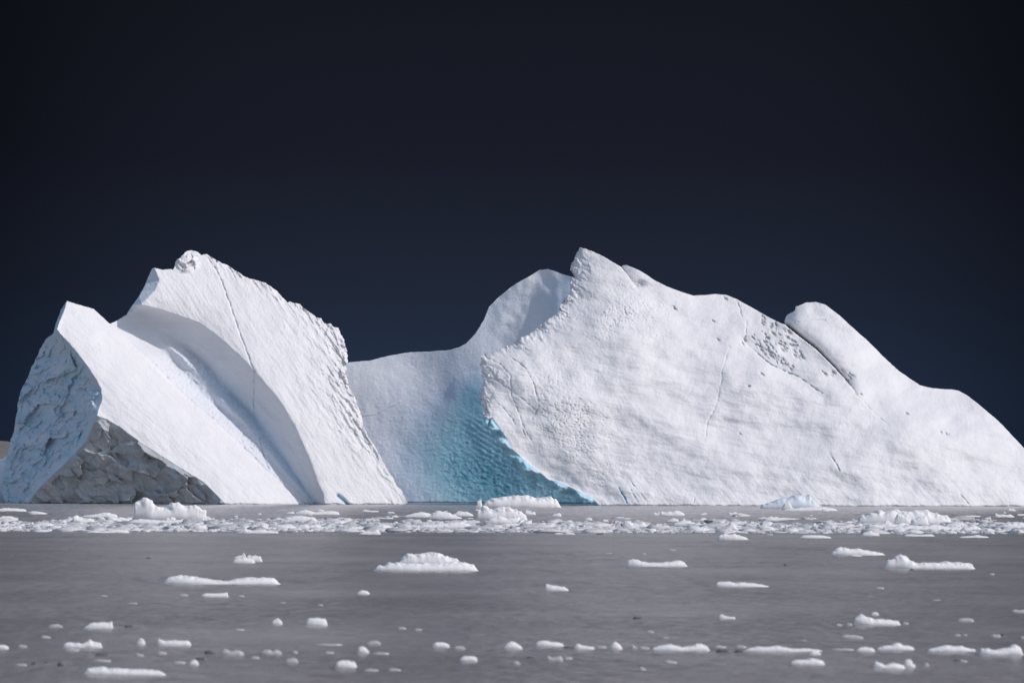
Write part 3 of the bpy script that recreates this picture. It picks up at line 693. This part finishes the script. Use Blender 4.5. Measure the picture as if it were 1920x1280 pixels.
def floe(name, label, cat, group, base, prof, deep=0.5, mat=None, rough=0.85, extra=()):
    SEED[0] += 13
    ls = [lump(prof, base, SEED[0], deep, rough=rough)] + [lump(p, b, SEED[0] + 5 * i + 1, dp, rough=rough) for i, (b, p, dp) in enumerate(extra)]
    V, q = join(ls); o0 = V.mean(0); o0[2] = 0
    o = mesh_obj(name, V - o0, q, mat or M_FLOE); o.location = o0
    return tag(o, label, cat, group)
def chunk(name, label, cat, group, parts):
    """a chunk with parts of its own: (part name, base, profile, deep, material)"""
    root = None
    for pn, base, prof, deep, mat in parts:
        SEED[0] += 13
        V, q = lump(prof, base, SEED[0], deep)
        if root is None: o0 = V.mean(0); o0[2] = 0; root = empty(name, o0); tag(root, label, cat, group)
        mesh_obj(pn, V - o0, q, mat or M_FLOE, root)
    return root
def bl(b, e): # short profile of a small low fragment
    x0, x1, top = b
    a, c = x0 + (x1 - x0) * RNG.uniform(.15, .35), x0 + (x1 - x0) * RNG.uniform(.55, .85)
    return [(x0, e - .4), (a, top + RNG.uniform(0, .25) * (e - top)), ((a + c) / 2, top + RNG.uniform(0, .5) * (e - top)), (c, top + RNG.uniform(.1, .5) * (e - top)), (x1, e - .4)]

GB, GF, GS = 'ice chunks along the brash belt', 'ice floes on the open grey water', 'small ice fragments on the foreground water'
# pale far berg at the left edge of the picture
FB = node_mat('far_berg_ice')[0]
FB.node_tree.nodes['Principled BSDF'].inputs['Base Color'].default_value = (0.74, 0.82, 0.92, 1); FB.node_tree.nodes['Principled BSDF'].inputs['Roughness'].default_value = .7
floe('iceberg', 'small pale blue iceberg peeking out behind the left foot of the huge iceberg', 'iceberg', None, 941,
     [(-90, 941), (-60, 905), (-30, 872), (0, 854), (14, 846), (40, 838), (75, 850), (110, 940)], .6, FB, .5)

BLUE = node_mat('pale_blue_ice'); _p = BLUE[3]; _p.inputs['Base Color'].default_value = (0.74, 0.79, 0.86, 1); _p.inputs['Roughness'].default_value = .5
BLUE = BLUE[0]
# --- large chunks
chunk('ice_chunk', 'tall knobbly white ice chunk with a pointed lump, floating before the grey dirty ice face', 'ice chunk', GB, [
 ('block', 974, [(246, 968), (247, 950), (252, 942), (262, 937), (268, 931), (274, 929.5), (279, 936), (284, 944), (295, 946), (310, 948), (320, 946), (327, 943), (333, 940.5), (341, 943), (350, 946), (365, 945), (372, 953), (384, 957), (390, 966)], .3, None),
 ('ledge', 981, [(236, 979), (250, 974), (262, 972.5), (300, 975), (330, 974), (350, 976), (385, 979)], .25, None)])
chunk('ice_chunk', 'long humped white slab under the blue hollow, upright shard at its left end', 'ice chunk', GB, [
 ('slab', 951, [(903, 950), (908, 940), (918, 937), (925, 932.5), (945, 932), (955, 929.5), (975, 928), (990, 929), (1003, 933), (1020, 933), (1033, 931), (1038, 935), (1042, 934), (1050, 942), (1053, 949)], .35, None),
 ('shard', 953, [(892, 951), (895, 939), (898, 935), (902, 934.5), (904, 950)], .5, None)])
chunk('ice_chunk', 'heaped pile of rounded white ice blocks in front of the long humped slab', 'ice chunk', GB, [
 ('pile', 975, [(892, 968), (894, 958), (900, 954), (907, 950), (914, 950), (925, 955), (940, 952), (955, 950), (965, 957), (980, 960), (987, 966), (991, 972)], .3, None),
 ('front_block', 981, [(906, 979), (915, 973), (925, 969), (935, 966.5), (945, 969), (952, 971), (962, 969.5), (972, 969), (979, 974), (981, 978)], .4, None),
 ('ledge', 987, [(880, 984), (892, 978), (905, 979), (930, 982), (960, 980), (985, 983), (1005, 985)], .25, None)])
chunk('ice_chunk', 'broad white chunk of several blocks on a shelf, largest in the belt at right', 'ice chunk', GB, [
 ('block', 983, [(1606, 978), (1612, 970), (1625, 964), (1640, 960), (1660, 957), (1672, 955), (1685, 957), (1700, 958), (1715, 957), (1718, 955.5), (1738, 956), (1745, 960), (1770, 966), (1785, 974), (1793, 981)], .3, None),
 ('front_block', 986, [(1677, 984), (1679, 970), (1685, 964), (1695, 964), (1705, 968), (1711, 973), (1713, 984)], .5, None),
 ('front_block', 986.5, [(1708, 985), (1711, 976), (1718, 970), (1726, 967), (1734, 967), (1741, 972), (1742, 984)], .5, None),
 ('shelf', 995, [(1622, 993), (1640, 990), (1660, 989), (1700, 985), (1730, 985), (1752, 983), (1780, 987), (1810, 988), (1828, 986), (1848, 990)], .2, None)])
chunk('ice_chunk', 'pale blue wedge of ice with white front lump at the snow dome foot', 'ice chunk', GB, [
 ('wedge', 953, [(1425, 951), (1440, 943), (1452, 937.5), (1465, 934.5), (1480, 932), (1492, 929), (1503, 927), (1512, 929), (1519, 927.5), (1522, 934), (1530, 938), (1537, 944), (1542, 951)], .4, BLUE),
 ('front_lump', 955, [(1466, 953), (1471, 944), (1474, 940.5), (1480, 940), (1484, 949), (1490, 953)], .5, None),
 ('shelf', 957, [(1468, 955), (1500, 951.5), (1520, 950), (1545, 950), (1572, 954)], .3, None)])
f = floe
f('ice_floe', 'rounded white floe cut by the right edge of the photo in the brash belt', 'ice floe', GB, 993, [(1864, 991), (1880, 984), (1900, 980), (1915, 979), (1930, 982), (1950, 990)], .35)
f('ice_floe', 'small jagged floe on dark water near the right foot of the snow dome', 'ice floe', GB, 969, [(1864, 966), (1868, 961), (1873, 965), (1880, 963.5), (1888, 965), (1895, 964), (1903, 968)], .4)
f('ice_floe', 'thin flat floe on dark water between the large right chunk and the small jagged floe', 'ice floe', GB, 968.5, [(1803, 967), (1815, 966), (1830, 966), (1840, 967)], .3)
f('ice_floe', 'two-humped low white floe in the belt straight below the groove of the ridged tower', 'ice floe', GB, 964, [(551, 962), (562, 957.5), (572, 955), (582, 958), (590, 960), (600, 958.5), (620, 957), (634, 960), (637, 962)], .3)
f('ice_floe', 'smooth mounded white floe in the belt, just below the two-humped floe', 'ice floe', GB, 979, [(522, 977), (535, 970), (550, 967), (570, 966.5), (590, 971), (598, 977)], .35)
f('ice_floe', 'thin pale floe on dark water below the right foot of the second snow ridge', 'ice floe', GB, 959, [(678, 957), (684, 955), (695, 957), (710, 957)], .35)
f('ice_floe', 'long flat floe at the left photo edge, on dark water below the blue cliff', 'ice floe', GB, 958, [(-12, 956), (5, 952), (30, 952.5), (49, 955)], .3)
f('ice_floe', 'flat wide floe left of the heaped blocks, with a long tip to the right', 'ice floe', GB, 972, [(803, 969), (812, 960), (820, 957), (835, 959), (850, 964), (867, 971)], .35)
f('ice_floe', 'low floe touching the left end of the wide floe beside the heaped blocks', 'ice floe', GB, 969, [(757, 967), (775, 962), (790, 959.5), (808, 963), (812, 967)], .35)
f('ice_floe', 'slim floe wedged between the wide tipped floe and the heaped blocks', 'ice floe', GB, 967, [(848, 965), (860, 957.5), (875, 959), (888, 965)], .35)
f('ice_floe', 'lumpy white floe on the belt between the grey face chunk and the left picture edge', 'ice floe', GB, 981, [(108, 978), (125, 972), (137, 968), (143, 966.5), (155, 971), (168, 971.5), (178, 976)], .35)
f('ice_floe', 'low greyish floe left of the tall knobbly chunk, nearer the tower', 'ice floe', GB, 969, [(152, 967), (180, 963), (200, 960), (215, 964), (221, 967)], .3)
f('ice_floe', 'small smooth floe touching the left foot of the tall knobbly chunk', 'ice floe', GB, 976, [(205, 974), (225, 969), (235, 971), (242, 974)], .35)
f('ice_floe', 'white cluster floe with several knobs in the belt, right of the blue lip', 'ice floe', GB, 966, [(1237, 962), (1239, 958.5), (1245, 961), (1255, 959), (1262, 960), (1267, 957), (1275, 958), (1285, 964)], .4)
f('ice_floe', 'long thin wavy floe in the belt below the pale blue wedge', 'ice floe', GB, 973.5, [(1420, 972), (1432, 969), (1445, 970.5), (1470, 970), (1503, 972.5)], .3)
f('ice_floe', 'flat white floe in the belt at the far left edge of the photo', 'ice floe', GB, 976, [(-10, 973), (5, 967), (22, 968), (34, 974)], .35)
f('ice_floe', 'wide low floe on the near rim of the belt below the tall knobbly chunk', 'ice floe', GB, 991, [(255, 989), (290, 986), (330, 985), (370, 986), (400, 989)], .2)
f('ice_floe', 'crumbly white floe on the near rim of the belt below the smooth mounded floe', 'ice floe', GB, 993, [(552, 991), (562, 984), (570, 982), (580, 985), (592, 983), (605, 987), (622, 987), (640, 991)], .3)
f('ice_floe', 'broad white floe on the near rim of the belt left of the heaped blocks', 'ice floe', GB, 991, [(740, 989), (765, 985), (795, 983), (830, 981), (865, 977), (885, 984), (900, 989)], .22)
f('ice_floe', 'low knobbed white floe on the near rim of the belt below the cluster floe', 'ice floe', GB, 990, [(1165, 988), (1172, 975), (1180, 976), (1187, 981), (1205, 979), (1218, 985), (1240, 984), (1260, 988)], .3)
f('ice_floe', 'peaked white floe on the near rim of the belt, right below the long wavy floe', 'ice floe', GB, 995, [(1345, 993), (1362, 987), (1370, 979), (1376, 981), (1382, 989), (1392, 993)], .4)
f('ice_floe', 'low pale mound in the belt left of the peaked rim floe', 'ice floe', GB, 985, [(1262, 982), (1275, 977), (1290, 975), (1305, 980), (1318, 983)], .35)

# --- floes on the open water
f('ice_floe', 'rounded white hump floe just below the belt, left of the thin flat floes', 'ice floe', GF, 1011, [(1345, 1009), (1350, 1003), (1360, 1001), (1372, 1001), (1377, 999.5), (1384, 1003), (1395, 1005), (1404, 1009.5)], .4)
f('ice_floe', 'thin pointed floe just below the belt, left of the box-shaped floe', 'ice floe', GF, 1008, [(1500, 1007), (1508, 1003.5), (1520, 1002.5), (1540, 1003), (1552, 1005), (1560, 1007)], .35)
f('ice_floe', 'small box-shaped floe with a tiny peak under the broad right chunk', 'ice floe', GF, 1003.5, [(1616, 1002), (1619, 998), (1628, 996.5), (1632, 994), (1637, 998), (1647, 999), (1650, 1002)], .4)
f('ice_floe', 'very thin straight floe below the shelf of the broad right chunk', 'ice floe', GF, 1004.5, [(1695, 1003), (1702, 1001), (1725, 1002), (1748, 1001), (1753, 1003.5)], .3)
f('ice_floe', 'thin tent-shaped floe right of the very thin straight floe', 'ice floe', GF, 1007, [(1799, 1006), (1812, 1004.5), (1825, 1004), (1832, 1002), (1842, 1004), (1855, 1006)], .3)
f('ice_floe', 'low floe with a spike near its left end, below the first snow ridge', 'ice floe', GF, 998.5, [(444, 997), (455, 993), (459, 988), (463, 992.5), (472, 994), (490, 992), (505, 994), (522, 997)], .35)
f('ice_floe', 'wedge floe rising to a point on its right, at the belt rim below the saddle', 'ice floe', GF, 1001, [(673, 1000), (682, 996.5), (698, 996), (705, 992), (709, 993.5), (714, 1000)], .4)
f('ice_floe', 'pair of flat joined humps at the belt rim below the dirty grey face', 'ice floe', GF, 997.8, [(160, 997), (175, 994), (190, 996), (204, 994), (220, 992), (235, 993.5), (242, 997)], .3)
f('ice_floe', 'tiny flat floe at the belt rim, left of the pair of joined humps', 'ice floe', GF, 996, [(65, 995), (75, 992.5), (85, 993), (92, 995)], .4)
f('ice_floe', 'small triangular floe below the belt rim under the blue lip', 'ice floe', GF, 1000.8, [(1058, 1000), (1064, 996.8), (1070, 998), (1078, 1000)], .5)
f('ice_floe', 'small flat floe touching the left of the triangular floe under the blue lip', 'ice floe', GF, 1000.5, [(1039, 1000), (1047, 998), (1057, 1000)], .5)
f('ice_floe', 'long tapering white slab, blunt at the left, upper of two large floes at the right', 'ice floe', GF, 1040, [(1557, 1038), (1565, 1032), (1572, 1026.5), (1585, 1025.5), (1595, 1029), (1610, 1028), (1630, 1032), (1645, 1035), (1661, 1038)], .35)
f('ice_floe', 'sliver of ice on the water just before the long tapering slab', 'ice floe', GF, 1042, [(1596, 1041.5), (1602, 1039.5), (1608, 1040), (1616, 1041.5)], .5)
f('ice_floe', 'long flat floe with a tall rounded hump on its left end', 'ice floe', GF, 1065, [(1659, 1062), (1663, 1052), (1675, 1047), (1685, 1041), (1692, 1038.5), (1700, 1041.5), (1708, 1049), (1716, 1054), (1740, 1055), (1780, 1054), (1815, 1055.5), (1826, 1058), (1830, 1062)], .25)
f('ice_floe', 'bone-shaped white floe, thicker at both ends, in the middle right water', 'ice floe', GF, 1061, [(1173, 1057), (1178, 1051), (1188, 1047.5), (1200, 1050), (1215, 1054), (1235, 1054.5), (1260, 1052), (1275, 1051), (1285, 1054), (1290, 1058)], .3)
f('ice_floe', 'thin pointed floe alone below the bone-shaped floe, to its right', 'ice floe', GF, 1098.5, [(1341, 1096), (1345, 1091), (1365, 1089.5), (1380, 1092.5), (1390, 1090.5), (1410, 1093), (1430, 1095.5), (1442, 1098)], .3)
chunk('ice_floe', 'bird-shaped white floe with a raised shard and an arm to the right', 'ice floe', GF, [
 ('body', 1054.5, [(435, 1053), (440, 1048), (448, 1046), (460, 1044), (472, 1047), (478, 1053)], .5, None),
 ('shard', 1052, [(438, 1047), (443, 1042), (452, 1040), (457, 1036), (460, 1045)], .4, None), ('arm', 1051.5, [(459, 1048), (466, 1040), (475, 1041), (485, 1042), (492, 1048)], .4, None)])
chunk('ice_floe', 'largest floe of the open water: a long flat slab with a rounded mound on top', 'ice floe', GF, [
 ('slab', 1069.5, [(699, 1064), (707, 1060), (720, 1060), (728, 1056), (745, 1054), (760, 1055), (790, 1056), (825, 1055), (850, 1052), (870, 1054), (885, 1058), (897, 1064)], .3, None),
 ('mound', 1060, [(743, 1056), (752, 1046), (765, 1038), (775, 1039), (790, 1037), (806, 1036.5), (820, 1036), (835, 1042), (846, 1045), (855, 1046), (862, 1055)], .3, None)])
f('ice_floe', 'long thin white floe dipped in its middle, left part of the open water', 'ice floe', GF, 1094, [(304, 1089), (310, 1082), (330, 1078.5), (350, 1079), (375, 1082), (400, 1087), (425, 1089), (440, 1085), (460, 1082.5), (490, 1082), (510, 1084), (524, 1089)], .25)
f('ice_floe', 'flat bar of ice right below the long floe with the dip', 'ice floe', GF, 1117.5, [(376, 1115), (385, 1110.5), (405, 1111), (425, 1109), (428, 1115)], .3)
f('ice_floe', 'tiny faint bar of ice left of the flat bar below the dipped floe', 'ice floe', GF, 1116.5, [(335, 1115), (342, 1111), (352, 1114)], .4, M_SLUSH)
f('ice_floe', 'small half-round floe alone below the large mounded slab floe', 'ice floe', GF, 1112.5, [(669, 1111), (675, 1106), (681, 1104.5), (688, 1107), (693, 1111)], .5)
f('ice_floe', 'small ragged white floe sloping down to the right, alone in the centre water', 'ice floe', GF, 1105.5, [(1021, 1102), (1024, 1092), (1031, 1093), (1037, 1096), (1047, 1096), (1058, 1099), (1066, 1103.5)], .4)
f('ice_floe', 'boat-shaped floe with a raised right end, in the left foreground', 'ice floe', GF, 1177.5, [(156, 1175), (170, 1165), (190, 1163), (203, 1164.5), (210, 1161), (211, 1174)], .4)
f('ice_floe', 'thin faint floe left of the boat-shaped floe', 'ice floe', GF, 1175, [(91, 1172), (98, 1168.5), (108, 1168), (117, 1173)], .4, M_SLUSH)
f('ice_floe', 'small peaked floe left of the bright round floe', 'ice floe', GF, 1168.5, [(509, 1166), (515, 1159), (520, 1156), (525, 1159), (529, 1166)], .6)
f('ice_floe', 'bright round oval floe in the left centre foreground', 'ice floe', GF, 1171, [(573, 1166), (578, 1157), (586, 1155), (600, 1155), (609, 1158), (614, 1167)], .5)
f('ice_floe', 'low floe with a small peak right of its middle, left foreground', 'ice floe', GF, 1212.5, [(117, 1209), (125, 1202), (145, 1203), (155, 1204), (162, 1199), (167, 1195.5), (173, 1201), (187, 1203), (191, 1210)], .3)
f('ice_floe', 'flat faint patch of ice just below the low peaked floe, left foreground', 'ice floe', GF, 1219, [(122, 1218), (130, 1214), (140, 1214.5), (148, 1217.5)], .5, M_SLUSH)
f('ice_floe', 'single little cone of ice left of the flat lumpy floe, left foreground', 'ice floe', GF, 1207, [(256, 1205), (260, 1196), (264, 1193), (270, 1200), (272, 1205)], .7)
f('ice_floe', 'flat lumpy floe raised at its left end, right of the little ice cone', 'ice floe', GF, 1208.5, [(294, 1205), (297, 1194), (302, 1196), (307, 1200), (325, 1197), (340, 1199), (350, 1198), (358, 1205)], .35)
f('ice_floe', 'low white floe at the left edge of the photo in the foreground', 'ice floe', GF, 1215, [(-10, 1212), (0, 1207), (9, 1207), (16, 1212)], .5)
f('ice_floe', 'two-lump floe between the flat lumpy floe and the faint pair, left foreground', 'ice floe', GF, 1227.5, [(413, 1223), (418, 1214), (424, 1214), (430, 1219), (440, 1216), (450, 1217), (457, 1224)], .4, M_SLUSH)
f('ice_floe', 'faint pair of low lumps right of the two-lump floe', 'ice floe', GF, 1225, [(487, 1223), (495, 1216), (503, 1215), (510, 1220), (518, 1215), (528, 1222)], .4, M_SLUSH)
f('ice_floe', 'small oval floe below the two-lump floe, to its left', 'ice floe', GF, 1245, [(354, 1242), (359, 1235), (367, 1234), (372, 1242)], .6)
f('ice_floe', 'oval white floe low in the left centre foreground, below the faint pair', 'ice floe', GF, 1241.5, [(533, 1238), (540, 1232), (549, 1230.5), (556, 1233), (559, 1239)], .5, M_SLUSH)
f('ice_floe', 'long white bar of ice nearest the bottom left of the photo', 'ice floe', GF, 1263.5, [(155, 1258), (165, 1250), (180, 1248), (192, 1246.5), (200, 1250), (220, 1249), (240, 1251.5), (280, 1253), (296, 1256), (309, 1261)], .25)
f('ice_floe', 'bright blocky floe low in the centre left, near the bottom of the photo', 'ice floe', GF, 1250.5, [(628, 1247), (633, 1238), (642, 1234.5), (655, 1235), (664, 1239), (669, 1247)], .5)
f('ice_floe', 'small tilted lump above the bright blocky floe', 'ice floe', GF, 1222.5, [(670, 1219), (673, 1211), (679, 1208.5), (686, 1213), (692, 1219)], .6)
f('ice_floe', 'thin faint floe right above the small tilted lump', 'ice floe', GF, 1207, [(687, 1204), (695, 1200), (706, 1199), (714, 1204)], .4, M_SLUSH)
f('ice_floe', 'small flat floe left of the little ice mound in the centre foreground', 'ice floe', GF, 1211, [(811, 1208), (817, 1202.5), (827, 1202), (836, 1204), (843, 1208)], .5)
f('ice_floe', 'faint small floe between the flat floe and the little ice mound', 'ice floe', GF, 1216, [(851, 1213), (857, 1209.5), (866, 1210), (872, 1213)], .5, M_SLUSH)
f('ice_floe', 'little rounded ice mound in the centre foreground', 'ice floe', GF, 1214.5, [(945, 1211), (951, 1204), (957, 1200), (963, 1199.5), (970, 1204), (979, 1212)], .5)
f('ice_floe', 'low flat floe right of the little rounded ice mound', 'ice floe', GF, 1209.5, [(1004, 1206), (1010, 1200), (1023, 1198), (1033, 1201.5), (1045, 1203), (1057, 1206)], .4)
f('ice_floe', 'thin floe trailing to the right, second right of the little ice mound', 'ice floe', GF, 1215, [(1077, 1210), (1083, 1204), (1092, 1208), (1102, 1210), (1115, 1213)], .4)
f('ice_floe', 'oval flat floe below the small flat floe of the centre foreground', 'ice floe', GF, 1237.5, [(862, 1234), (870, 1228), (883, 1227.5), (890, 1229), (895, 1234)], .5)
f('ice_floe', 'ragged faint floe low in the centre foreground, right of the oval flat floe', 'ice floe', GF, 1237.5, [(1023, 1234), (1028, 1227), (1035, 1231), (1044, 1229), (1050, 1226), (1056, 1234)], .5, M_SLUSH)
f('ice_floe', 'upright stub of ice between the trailing thin floe and the long lumpy floe', 'ice floe', GF, 1215, [(1145, 1212), (1149, 1204), (1154, 1199.5), (1159, 1203), (1162, 1208), (1167, 1213)], .6)
f('ice_floe', 'long lumpy floe with a knob at its right end, right centre foreground', 'ice floe', GF, 1218, [(1222, 1215), (1235, 1209), (1250, 1206), (1258, 1204.5), (1268, 1208), (1280, 1211), (1298, 1209), (1306, 1203.5), (1313, 1204), (1322, 1207), (1331, 1212)], .25)
f('ice_floe', 'very long low string of ice right of the long lumpy floe', 'ice floe', GF, 1220, [(1395, 1217), (1405, 1214), (1420, 1209.5), (1440, 1210.5), (1460, 1207.5), (1475, 1212), (1490, 1214.5), (1515, 1214), (1542, 1218)], .18)
f('ice_floe', 'flat oval floe below the long string of ice', 'ice floe', GF, 1243.5, [(1482, 1240), (1495, 1235), (1512, 1234), (1523, 1231), (1535, 1234), (1547, 1240)], .4)
f('ice_floe', 'tiny lump on the water between the long string and the flat oval floe', 'ice floe', GF, 1226, [(1518, 1224), (1525, 1219), (1533, 1219.5), (1540, 1224)], .5)
f('ice_floe', 'small rounded floe left of the peaked low floe, right foreground', 'ice floe', GF, 1219.5, [(1606, 1217), (1613, 1212), (1622, 1210.5), (1633, 1212), (1641, 1217)], .45)
f('ice_floe', 'peaked low floe in the row of floes, right foreground', 'ice floe', GF, 1217, [(1645, 1214), (1660, 1209), (1672, 1207), (1680, 1203), (1685, 1202), (1693, 1207), (1703, 1208), (1716, 1214)], .35)
f('ice_floe', 'low wide floe between the peaked low floe and the knobbed one at right edge', 'ice floe', GF, 1220, [(1740, 1217), (1755, 1212), (1768, 1208), (1775, 1206.5), (1790, 1208.5), (1803, 1208), (1815, 1213), (1832, 1217)], .3)
f('ice_floe', 'bulky floe with a round knob, last in its row at the right edge', 'ice floe', GF, 1226, [(1838, 1214), (1850, 1212), (1862, 1215), (1878, 1214), (1892, 1211), (1899, 1205), (1906, 1203.5), (1912, 1208), (1920, 1220)], .35)
f('ice_floe', 'low notched floe below the peaked low floe, right foreground', 'ice floe', GF, 1251, [(1638, 1246), (1643, 1236), (1650, 1240), (1660, 1245), (1668, 1242), (1677, 1239.5), (1688, 1244), (1698, 1248)], .4)
f('ice_floe', 'small upright wedge right of the low notched floe', 'ice floe', GF, 1249.5, [(1696, 1243), (1699, 1233), (1708, 1231.5), (1717, 1231), (1716, 1241), (1714, 1246)], .6)
f('ice_floe', 'white floe with a tall left horn and long low tail, right foreground', 'ice floe', GF, 1170, [(1602, 1165), (1605, 1156), (1610, 1151), (1615, 1146.5), (1625, 1152), (1640, 1158), (1660, 1158.5), (1680, 1161), (1690, 1167)], .35)
f('ice_floe', 'tiny oval lump just above the tail of the horned floe', 'ice floe', GF, 1151.5, [(1634, 1150), (1638, 1145.5), (1644, 1146), (1648, 1150)], .5)
f('ice_floe', 'thin faint bar of ice below the horned floe', 'ice floe', GF, 1195, [(1577, 1193), (1585, 1188), (1605, 1189), (1619, 1193)], .3, M_SLUSH)
f('ice_floe', 'thin faint oval floe right of the horned floe', 'ice floe', GF, 1163.5, [(1796, 1161), (1805, 1157), (1817, 1157), (1827, 1161)], .4, M_SLUSH)
f('ice_floe', 'small floe with a bump at its left, left of the horned floe', 'ice floe', GF, 1158.5, [(1347, 1157), (1351, 1149.5), (1356, 1150), (1361, 1154), (1379, 1156)], .4)
f('ice_floe', 'faint little floe at the right edge of the photo above the row of floes', 'ice floe', GF, 1146.5, [(1897, 1144), (1903, 1140.5), (1912, 1143), (1918, 1141), (1930, 1144)], .4, M_SLUSH)
# --- small fragments nobody can tell apart, copied from a few shapes
LBL = 'small faint ice fragment, one of the loose scatter on the grey foreground water'
frs = [(255, 267, 1220, 1228), (295, 310, 1217, 1224), (470, 484, 1227, 1233), (528, 534, 1126, 1130), (442, 456, 1175, 1180), (748, 760, 1170, 1178), (780, 789, 1175, 1180), (700, 728, 1218, 1225),
 (728, 750, 1247, 1256), (683, 708, 1249, 1256), (35, 48, 1204, 1211), (78, 92, 1187, 1194), (963, 973, 1234, 1243), (1060, 1071, 1226, 1234), (1200, 1209, 1245, 1254), (1247, 1268, 1234, 1241),
 (1215, 1224, 1177, 1184), (1244, 1254, 1191, 1196), (1860, 1875, 1184, 1192), (1791, 1800, 1185, 1191), (1808, 1813, 1186, 1190), (1733, 1741, 1237, 1247), (1569, 1577, 1166, 1171), (1589, 1596, 1165, 1170), (1694, 1702, 1162, 1168),
 (1915, 1924, 1187, 1195), (240, 255, 1127, 1131), (598, 604, 1130, 1134), (190, 200, 1113, 1117), (448, 456, 1113, 1117), (1645, 1656, 1098, 1102), (1752, 1763, 1121, 1125), (1858, 1863, 1072, 1076), (1204, 1210, 1035, 1038), (1135, 1145, 1035, 1037),
 (1255, 1266, 1028, 1031), (1438, 1448, 999, 1002), (1320, 1326, 1000, 1002), (423, 434, 993, 996), (1584, 1592, 996, 999), (1598, 1616, 997, 999), (1680, 1692, 997, 1000), (590, 640, 1203, 1208), (1120, 1135, 1206, 1213), (1185, 1192, 1202, 1214), (1200, 1215, 1208, 1214),
 (1340, 1360, 1205, 1212), (1380, 1398, 1206, 1212), (1560, 1600, 1211, 1217), (1500, 1512, 1196, 1201), (325, 345, 1236, 1241), (30, 48, 1240, 1246), (175, 205, 1232, 1238), (610, 624, 1217, 1223), (550, 556, 1216, 1222), (1800, 1812, 1232, 1239)]
for x0, x1, y0, y1 in frs:
    f('ice_fragment', LBL, 'ice fragment', GS, y1, bl((x0 - 2, x1 + 2, y0 + .35 * (y1 - y0)), y1), .7, M_SLUSH)
# --- low dark lumps added at dark ripple patches of the water
m_, n_, l_, p_ = node_mat('dark_lump')
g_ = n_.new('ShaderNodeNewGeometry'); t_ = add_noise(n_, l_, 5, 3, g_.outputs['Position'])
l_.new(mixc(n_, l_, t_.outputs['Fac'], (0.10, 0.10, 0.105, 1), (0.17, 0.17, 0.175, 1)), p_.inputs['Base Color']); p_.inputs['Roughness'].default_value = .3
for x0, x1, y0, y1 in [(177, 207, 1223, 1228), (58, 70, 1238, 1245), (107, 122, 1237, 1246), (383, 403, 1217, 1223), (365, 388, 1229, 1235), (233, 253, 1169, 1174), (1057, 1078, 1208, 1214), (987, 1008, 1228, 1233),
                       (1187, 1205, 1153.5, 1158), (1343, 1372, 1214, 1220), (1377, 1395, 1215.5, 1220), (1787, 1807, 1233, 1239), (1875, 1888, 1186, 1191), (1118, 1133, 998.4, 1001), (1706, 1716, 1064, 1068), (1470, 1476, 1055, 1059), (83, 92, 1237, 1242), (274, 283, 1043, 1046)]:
    f('dark_low_lump', 'dark lump lying low in the grey water at a dark ripple patch', 'ice fragment', 'low dark lumps on the grey water', y1, bl((x0, x1, y0), y1), .6, m_)
# --- chunks of the belt that look alike
LBB = 'small white chunk, one of the many crowded alike in the brash ice belt'
rb = np.random.RandomState(23)
for i in range(100):
    y1 = 996 - 40 * rb.beta(1.0, 1.7) if rb.rand() < .8 else rb.uniform(951, 972)
    x0 = rb.uniform(-10, 1925); w = rb.uniform(7, 30) * (0.6 + .6 * (y1 - 950) / 46); h = w * rb.uniform(.13, .34) + 1.2
    prof = [(x0, y1 - .3)] + sorted((x0 + w * rb.uniform(.1, .9), y1 - h * rb.uniform(.45, 1)) for _ in range(5)) + [(x0 + w, y1 - .3)]
    f('ice_chunk', LBB, 'ice chunk', 'small chunks crowded in the brash ice belt', y1, prof, .5, None, 1.3)
# --- the uncountable rest of the brash: one mass of crumbs and slush plates
def brash():
    r = np.random.RandomState(31)
    n = 24000
    py = np.where(r.rand(n) < .72, 997.5 - 30 * r.beta(1.0, 2.0, n), r.uniform(950, 992, n)); px = r.uniform(-60, 1980, n)
    dens = fbm(px / 110, py / 7, 3, 150) + .9 * (py - 975) / 25 
    keep = dens > 0.04 + 0.42 * r.rand(n) * 1.0
    px, py = px[keep], py[keep]; n = len(px)
    py = py + (px - 960) * math.tan(ROLL)
    # unit pebble
    nu, nv = 7, 4
    th = np.linspace(0, 2 * np.pi, nu, endpoint=False); ph = np.array([-.3, .25, .75, 1.25])
    B = np.array([(math.cos(t) * math.cos(p), math.sin(t) * math.cos(p), math.sin(p)) for p in ph for t in th] + [(0, 0, 1)])
    fq = [(a * nu + b, a * nu + (b + 1) % nu, (a + 1) * nu + (b + 1) % nu, (a + 1) * nu + b) for a in range(nv - 1) for b in range(nu)]
    ft = [((nv - 1) * nu + b, (nv - 1) * nu + (b + 1) % nu, nv * nu) for b in range(nu)]
    fq, ft = np.array(fq), np.array(ft); k_ = len(B)
    v = np.stack([(px - 960) / F_PX, -(py - 640) / F_PX, -np.ones(n)], -1) @ R3.T
    C = ORIGIN + v * (-CAM_H / v[:, 2])[:, None]
    s = r.lognormal(-1.85, .7, n).clip(.05, 1.1) * C[:, 1] / 400
    S = np.stack([s * r.uniform(.9, 2.6, n), s * r.uniform(.6, 1.3, n), np.minimum(s * r.uniform(.2, .8, n), .45)], -1)
    V = B[None] * S[:, None] * (1 + .30 * r.randn(n, k_, 1)) + C[:, None]
    V = V.reshape(-1, 3)
    off = (np.arange(n) * k_)[:, None, None]
    g = np.repeat(np.where(r.rand(n) < .6, r.uniform(.25, .9, n), 0), k_)
    o = mesh_obj('brash_ice', V, (fq[None] + off).reshape(-1, 4), M_ICE, tris=(ft[None] + off).reshape(-1, 3), attr=col3(0 * g, g))
    tag(o, 'belt of crushed brash ice and slush floating along the foot of the iceberg', 'brash ice', kind='stuff')
brash()
